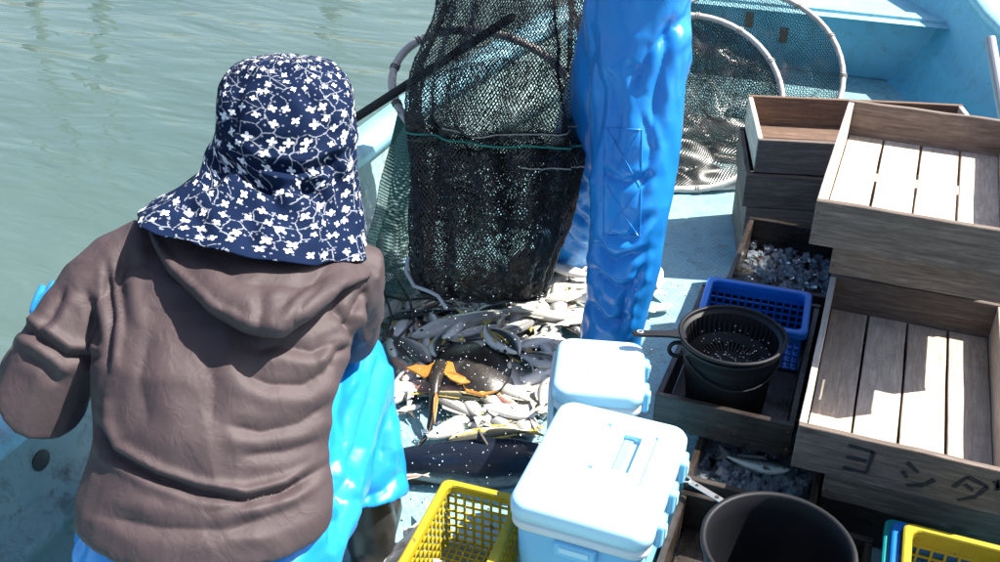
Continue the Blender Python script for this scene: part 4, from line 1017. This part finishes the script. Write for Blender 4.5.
# bonnet with neck flap
BRG = [(284, 55, 2.10, 286, 55, 2.10, 285, 55.5, 2.098), (246, 60, 2.10, 324, 60, 2.10, 286, 66, 2.02), (224, 76, 2.10, 345, 77, 2.10, 286, 92, 1.97), (216, 100, 2.10, 354, 102, 2.10, 286, 124, 1.945), (214, 124, 2.10, 356, 128, 2.10, 285, 152, 1.945), (213, 140, 2.09, 355, 146, 2.10, 283, 172, 1.95), (205, 152, 2.08, 353, 160, 2.10, 280, 186, 1.945), (203, 166, 2.06, 356, 182, 2.10, 276, 202, 1.92), (176, 190, 2.02, 360, 212, 2.10, 266, 226, 1.885), (150, 204, 1.99, 364, 236, 2.10, 260, 244, 1.855), (134, 212, 1.97, 366, 252, 2.10, 256, 258, 1.835)]
NA = 72; mb = MB(); rr = []; uvs = []; vd = 0; prevN = None
def cmi(tab, s):
    i = min(int(s), len(tab) - 2); t = s - i; g_ = lambda k: tab[max(0, min(len(tab) - 1, k))]
    p0, p1, p2, p3 = g_(i - 1), g_(i), g_(i + 1), g_(i + 2); return .5 * ((2 * p1) + (p2 - p0) * t + (2 * p0 - 5 * p1 + 4 * p2 - p3) * t * t + (3 * p1 - p0 - 3 * p2 + p3) * t ** 3)
tabs = [RI(*q) for q in BRG]; TC, TA, TB = [list(x) for x in zip(*tabs)]
NRW = 56
for i in range(NRW + 1):
    s_ = i / NRW * (len(BRG) - 1); c_, a_, b_ = cmi(TC, s_), cmi(TA, s_), cmi(TB, s_); row = []; ur = []
    Nn = c_ + b_
    if prevN is not None: vd += (Nn - prevN).length
    prevN = Nn
    capef = max(0, min(1, (s_ - 4.6) / 4)); rad = (a_.length + b_.length) / 2
    for k in range(NA):
        an = 2 * math.pi * k / NA
        bb = b_ if math.sin(an) > 0 else -(-b_) * (1 - .15)
        fo = 1 + capef * (.045 * math.sin(an * 5 + 1.0) + .03 * math.sin(an * 9 + s_)) + .012 * math.sin(an * 4 + s_ * 1.3)
        p = c_ + (a_ * math.cos(an) + bb * math.sin(an)) * fo
        p += mnoise.noise_vector(p * 16) * .006
        row.append(p); ur.append((an / (2 * math.pi) * .72 * (1 + capef * .35), vd))
    rr.append(row); uvs.append(ur)
f = []; v = [p for r_ in rr for p in r_]
for i in range(NRW):
    for k in range(NA):
        an = (k + .5) / NA * 2 * math.pi; s_ = i / NRW * 10
        if 1.15 * math.pi < an < 1.85 * math.pi and 2.6 < s_ < 7.2: continue       # the face opening, away from the viewer
        f.append((i * NA + k, i * NA + (k + 1) % NA, (i + 1) * NA + (k + 1) % NA, (i + 1) * NA + k))
me = MB().add(v, f).mesh('bonnet'); L = me.uv_layers.new(name='UVMap')
for pl in me.polygons:
    us = [uvs[vi // NA][vi % NA][0] for vi in (me.loops[l].vertex_index for l in pl.loop_indices)]; wrap = max(us) - min(us) > .4
    for l in pl.loop_indices:
        vi = me.loops[l].vertex_index; u, vv = uvs[vi // NA][vi % NA]
        if wrap and u < .3: u += .72 * (1 + .35 * max(0, min(1, ((vi // NA) / NRW * 10 - 4.6) / 4)))
        L.data[l].uv = (u, vv)
bn = link('bonnet', me, 'bonnet_cloth', None, True); recalc(me)
BF = [([(222, 142), (260, 168), (310, 172), (352, 150)], 5, .010), ([(210, 160), (240, 168), (268, 190), (282, 215)], 6, .012), ([(300, 178), (322, 200), (340, 228)], 6, .012), ([(330, 150), (338, 190), (350, 235)], 5, .011), ([(232, 150), (225, 172), (200, 195)], 5, .008), ([(258, 182), (290, 192), (322, 182)], 5, .009), ([(300, 90), (318, 110), (330, 138)], 6, .005), ([(240, 78), (236, 108), (230, 130)], 6, .005), ([(255, 215), (250, 235), (255, 255)], 6, .008), ([(180, 200), (200, 220), (205, 240)], 7, .007), ([(290, 210), (300, 230), (296, 250)], 6, .008), ([(262, 60), (286, 76), (312, 72)], 5, .004)]
carve(me, [(a, b, c * 1.6) for a, b, c in BF], ridge=.006, rscale=(12, 12, 12))
bn.parent = per; bn.matrix_parent_inverse = per.matrix_world.inverted()
bn.modifiers.new('s', 'SOLIDIFY').thickness = .003; sb = bn.modifiers.new('u', 'SUBSURF'); sb.levels = sb.render_levels = 1
# trousers
tr = MB(); Rhip, Rkn, Ran = pz(275, 560, 1.93), pz(352, 372, 2.40), pz(368, 500, 2.40)
Lhip, Lkn, Lan = pz(140, 560, 1.90), pz(150, 430, 2.36), pz(180, 540, 2.46)
tr.rings([ering(pz(205, 640, 1.88), ax * .15, facing * .10), ering(pz(205, 610, 1.88), ax * .21, facing * .14), ering(pz(205, 560, 1.88), ax * .215, facing * .14), ering(pz(206, 520, 1.88), ax * .20, facing * .13)])
tr.tube([Rhip, Rhip.lerp(Rkn, .45) + Vector((.0, 0, -.01)), Rkn], [.125, .118, .098], 18)
tr.tube([Rkn + Vector((0, 0, .0)), Rkn.lerp(Ran, .35), Rkn.lerp(Ran, .75), Ran], [.098, .095, .096, .102], 18, False)
tr.tube([Lhip, Lhip.lerp(Lkn, .5), Lkn], [.12, .11, .092], 16); tr.tube([Lkn, Lkn.lerp(Lan, .5), Lan], [.092, .09, .094], 16)
TF = [([(382, 345), (372, 400), (352, 455), (340, 500)], 7, .012), ([(396, 395), (384, 430), (380, 460)], 6, .010), ([(345, 360), (338, 410), (345, 470)], 8, .010), ([(330, 470), (345, 500), (340, 545)], 6, .012), ([(322, 400), (330, 440), (322, 490)], 8, .010), ([(404, 470), (385, 490), (360, 500)], 6, .008), ([(310, 505), (335, 520), (330, 555)], 6, .010), ([(365, 335), (362, 370), (350, 395)], 6, .007)]
remeshed(tr, 'trousers', 'pvc_light', per, .0065, 5, TF, .004, 7, .010, (6, 6, 2.2))
for an_, kn_ in ((Ran, Rkn), (Lan, Lkn)):
    b = MB(); f_ = (facing + ax * .25).normalized(); base = Vector((an_.x, an_.y, 0))
    b.tube([base + Vector((0, 0, .25)), base + Vector((0, 0, .15)), base + Vector((0, 0, .075)) - f_ * .01], [.050, .066, .060], 14)
    b.tube([base + Vector((0, 0, .048)) - f_ * .06, base + f_ * .05 + Vector((0, 0, .05)), base + f_ * .16 + Vector((0, 0, .042)), base + f_ * .20 + Vector((0, 0, .036))], [.044, .048, .044, .034], 14)
    bo = remeshed(b, 'boot', 'boot_rubber', per, .009, 3)
    s_ = MB(); n_ = 20; s_.rings([[base + f_ * (.07 + .155 * math.cos(2 * math.pi * k / n_)) + f_.cross(Vector((0, 0, 1))) * .050 * math.sin(2 * math.pi * k / n_) + Vector((0, 0, z_)) for k in range(n_)] for z_ in (.004, .022)])
    so_ = s_.build('boot_sole', 'boot_rubber', bo); so_.matrix_parent_inverse = per.matrix_world.inverted()
# gloves
gl = MB(); fw_ = (Lhd - Lwr).normalized(); gl.tube([Lwr - fw_ * .02, Lwr + fw_ * .04], [.040, .034], 12); hand(gl, Lwr + fw_ * .02, fw_, facing, ax, 30); remeshed(gl, 'glove', 'glove', per, .0038, 2)
gl = MB(); fw_ = (facing * .8 + Vector((0, 0, -.6))).normalized(); gl.tube([Rwr - fw_ * .02, Rwr + fw_ * .04], [.040, .034], 12); hand(gl, Rwr + fw_ * .02, fw_, Vector((0, 0, -1)), -ax, 30); remeshed(gl, 'glove', 'glove', per, .0038, 2)
# the low stool that carries the crouching person
sc_ = pz(205, 615, 1.88); seat = empty('low_stool', (sc_.x, sc_.y, 0), math.atan2(ax.y, ax.x), 'low plank stool under the person in the brown jacket', 'stool')
sh = max(.2, sc_.z - .10)
for k in range(3): board('seat_plank', seat, .36, .075, .02, (0, -.085 + .085 * k, sh - .01), (0, 0, 0), 'wood_grey', k)
for k in (-1, 1): board('leg_board', seat, sh - .024, .24, .02, (k * .14, 0, (sh - .022) / 2 + .001), (0, R(90), 0), 'wood_grey', k + 1)

# ---- the standing fisherman ----------------------------------------------------------
n0, f0 = Vector((-.635, 2.575, 0)), Vector((-.965, 3.12, 0))                 # near and far foot
man = empty('person', ((n0 + f0) / 2), 0, 'standing fisherman in shiny blue waders, seen from the waist down', 'person')
mf = Vector((-.80, -.55, 0)).normalized(); ml = mf.cross(Vector((0, 0, 1))).normalized() * -1        # facing; his left
hipc = Vector((-.690, 2.81, .95)); hd = (n0 - f0); hd.z = 0; hd.normalize()
HipN, HipF = hipc + hd * .085, hipc - hd * .085
wd = MB()
KnN = Vector((-.600, 2.60, .52)) + mf * .01; KnF = f0.lerp(HipF, .55) + mf * .03
wd.tube([HipN + Vector((0, 0, .24)) - hd * .03, HipN + Vector((0, 0, .02)), HipN.lerp(KnN, .5), KnN, KnN.lerp(n0, .5) + Vector((0, 0, .0)), n0 + Vector((0, 0, .12)), n0 + Vector((0, 0, .06))], [.125, .142, .130, .112, .101, .094, .098], 20, False)
wd.tube([HipF + Vector((0, 0, .24)) + hd * .03, HipF + Vector((0, 0, .02)), HipF.lerp(KnF, .5), KnF, KnF.lerp(f0, .5), f0 + Vector((0, 0, .10)), f0 + Vector((0, 0, .05))], [.125, .148, .135, .118, .112, .108, .108], 20, False)
wd.rings([ering(hipc + Vector((0, 0, z)), hd * a, mf * b) for z, a, b in ((-.16, .09, .07), (-.08, .15, .11), (.02, .195, .145), (.12, .205, .155), (.25, .205, .15), (.40, .20, .14))])
WF = [([(600, 170), (625, 182), (655, 176)], 6, .008), ([(592, 240), (612, 262), (648, 250)], 6, .014), ([(590, 268), (615, 288), (640, 284)], 6, .013), ([(650, 215), (630, 240), (604, 236)], 5, .009), ([(588, 300), (606, 322), (632, 318)], 5, .012), ([(645, 262), (625, 300), (622, 330)], 5, .010),
      ([(604, 60), (618, 110), (612, 160)], 9, .007), ([(672, 20), (660, 80), (650, 140)], 7, .009), ([(588, 20), (600, 90), (596, 150)], 7, .008), ([(560, 190), (575, 215), (590, 225)], 5, .012), ([(556, 225), (572, 245), (590, 250)], 5, .012), ([(565, 150), (578, 178), (588, 190)], 5, .010), ([(690, 15), (650, 50), (630, 90)], 8, .008), ([(640, 110), (652, 150), (640, 200)], 6, .007)]
wo = remeshed(wd, 'waders', 'pvc_dark', man, .0075, 9, [(a, b * .75, c * 1.35) for a, b, c in WF], .005, 6, .011, (6, 6, 3.5))
# diamond stitching on the near knee: thin raised welds laid on the surface
from mathutils.bvhtree import BVHTree
bv = BVHTree.FromPolygons([v_.co.copy() for v_ in wo.data.vertices], [tuple(p.vertices) for p in wo.data.polygons])
def onsurf(px, py):
    o_ = Vector((0, 0, CH)); d = (pz(px, py, 1) - o_).normalized(); h_ = bv.ray_cast(o_, d); return h_[0] - d * .001 if h_[0] else None
for a, b in (((606, 128), (624, 158)), ((624, 158), (607, 186)), ((607, 186), (622, 212)), ((622, 212), (606, 236)), ((640, 130), (624, 158)), ((624, 158), (640, 188)), ((640, 188), (622, 212)), ((604, 128), (642, 130)), ((604, 236), (640, 236)), ((642, 130), (640, 236)), ((604, 128), (603, 236)), ((622, 212), (638, 236))):
    pts = [onsurf(a[0] + (b[0] - a[0]) * t, a[1] + (b[1] - a[1]) * t) for t in np.linspace(0, 1, 12)]; pts = [p for p in pts if p]
    if len(pts) > 3:
        q = MB().tube(pts, .0022, 6).build('stitching', 'pvc_dark', man, True); q.matrix_parent_inverse = man.matrix_world.inverted()
# boots
for base, tw in ((n0, .25), (f0, 0)):
    f_ = (mf + ml * tw).normalized(); b = MB()
    b.tube([base + Vector((0, 0, .20)), base + Vector((0, 0, .08))], [.07, .062], 14); b.tube([base + Vector((0, 0, .046)) - f_ * .07, base + f_ * .06 + Vector((0, 0, .05)), base + f_ * .17 + Vector((0, 0, .045))], [.044, .052, .046], 14)
    remeshed(b, 'boot', 'boot_rubber', man, .009, 3)
# upper body, above the picture: coat, head, cap, gloved hands holding the net
ct = MB(); lean = mf * .10
ct.rings([ering(hipc + Vector((0, 0, z)) + lean * t, hd * a, mf * b) for z, a, b, t in ((.27, .17, .11, .3), (.34, .20, .14, .6), (.42, .215, .145, .8), (.50, .20, .125, .95), (.56, .12, .08, 1.0))])
shN, shF = hipc + Vector((0, 0, .47)) + lean + hd * .19, hipc + Vector((0, 0, .47)) + lean - hd * .19
gr1, gr2 = netfn(.25, .0) + LO, netfn(.55, .02) + LO
elN = shN.lerp(gr1, .5) + Vector((.06, -.06, -.10)); elF = shF.lerp(gr2, .5) + Vector((0, .06, -.12))
ct.tube([shN, elN, elN.lerp(gr1, .8)], [.075, .060, .045], 14); ct.tube([shF, elF, elF.lerp(gr2, .8)], [.075, .060, .045], 14)
remeshed(ct, 'coat', 'man_coat', man, .011, 3, (), .006, 9)
bd = MB(); hcm = hipc + Vector((0, 0, .73)) + lean * 1.2 + mf * .03; hq = head(bd, hcm, mf + Vector((0, 0, -.45)), Vector((0, 0, 1)))
bd.tube([hcm + Vector((0, 0, -.06)), hipc + Vector((0, 0, .5)) + lean, hipc + Vector((0, 0, .2))], [.055, .07, .09], 12); remeshed(bd, 'body', 'skin', man, .008, 2)
for sd in (-1, 1):
    e_ = MB().ell(hq(sd * .032, .086, .006), (.012, .012, .010), None, 10, 8).build('eye', 'eye_white', man, True); e_.matrix_parent_inverse = man.matrix_world.inverted()
cp = MB(); cp.ell(hcm + Vector((0, 0, .045)) - mf * .005, (.090, .098, .085), None, 20, 12); cp.tube([hcm + Vector((0, 0, .05)) + mf * .07, hcm + Vector((0, 0, .025)) + mf * .16], [.07, .05], 14, squash=(1, .14)); remeshed(cp, 'cap', 'man_coat', man, .008, 3)
for el_, gr_, sd in ((elN, gr1, 1), (elF, gr2, -1)):
    gl = MB(); fw_ = (gr_ - el_).normalized(); hand(gl, gr_ - fw_ * .075, fw_, Vector((0, 0, -1)), hd * sd, 55); remeshed(gl, 'glove', 'glove', man, .005, 2)

# ------------------------------------------------------------------ splashes and scales
rnd = random.Random(5)
def specks(name, label, count, mat, gen):
    mb = MB(); base = [Vector(p) for p in ((1, 0, 0), (-1, 0, 0), (0, 1, 0), (0, -1, 0), (0, 0, 1), (0, 0, -1))]; fc = [(0, 2, 4), (2, 1, 4), (1, 3, 4), (3, 0, 4), (2, 0, 5), (1, 2, 5), (3, 1, 5), (0, 3, 5)]
    for _ in range(count):
        p, s_, fl = gen(); M = Matrix.Rotation(rnd.uniform(0, 3), 3, 'Z')
        mb.add([p + M @ Vector((q.x * s_, q.y * s_ * .8, q.z * s_ * fl)) for q in base], fc)
    o = mb.build(name, mat, None, True); prop(o, label, 'droplets' if mat == 'droplet' else 'scales', kind='stuff')
def drop():
    if rnd.random() < .2:
        a, r_ = rnd.uniform(0, 6.28), rnd.uniform(.02, .11); return Vector((BX + r_ * math.cos(a), BY + r_ * math.sin(a), sz - .080 + .05 * (r_ / .11) ** 3)), rnd.uniform(.0015, .0035), .6
    while True:
        x, y = rnd.gauss(480, 70), rnd.gauss(370, 70)
        if 385 < x < 700 and 180 < y < 560: break
    z_ = abs(rnd.gauss(0, .16)) + .08; return at(x, y, z_), rnd.uniform(.0008, .0026), 1.2
specks('water_drops', 'water drops flying up from the thrashing fish', 700, 'droplet', drop)
def flake():
    x, y = rnd.uniform(-1.25, -.42), rnd.uniform(1.5, 3.4); return Vector((x, y, .004)), rnd.uniform(.002, .005), .25
specks('fish_scales', 'loose silvery fish scales scattered over the wet deck', 500, 'scale_flake', flake)
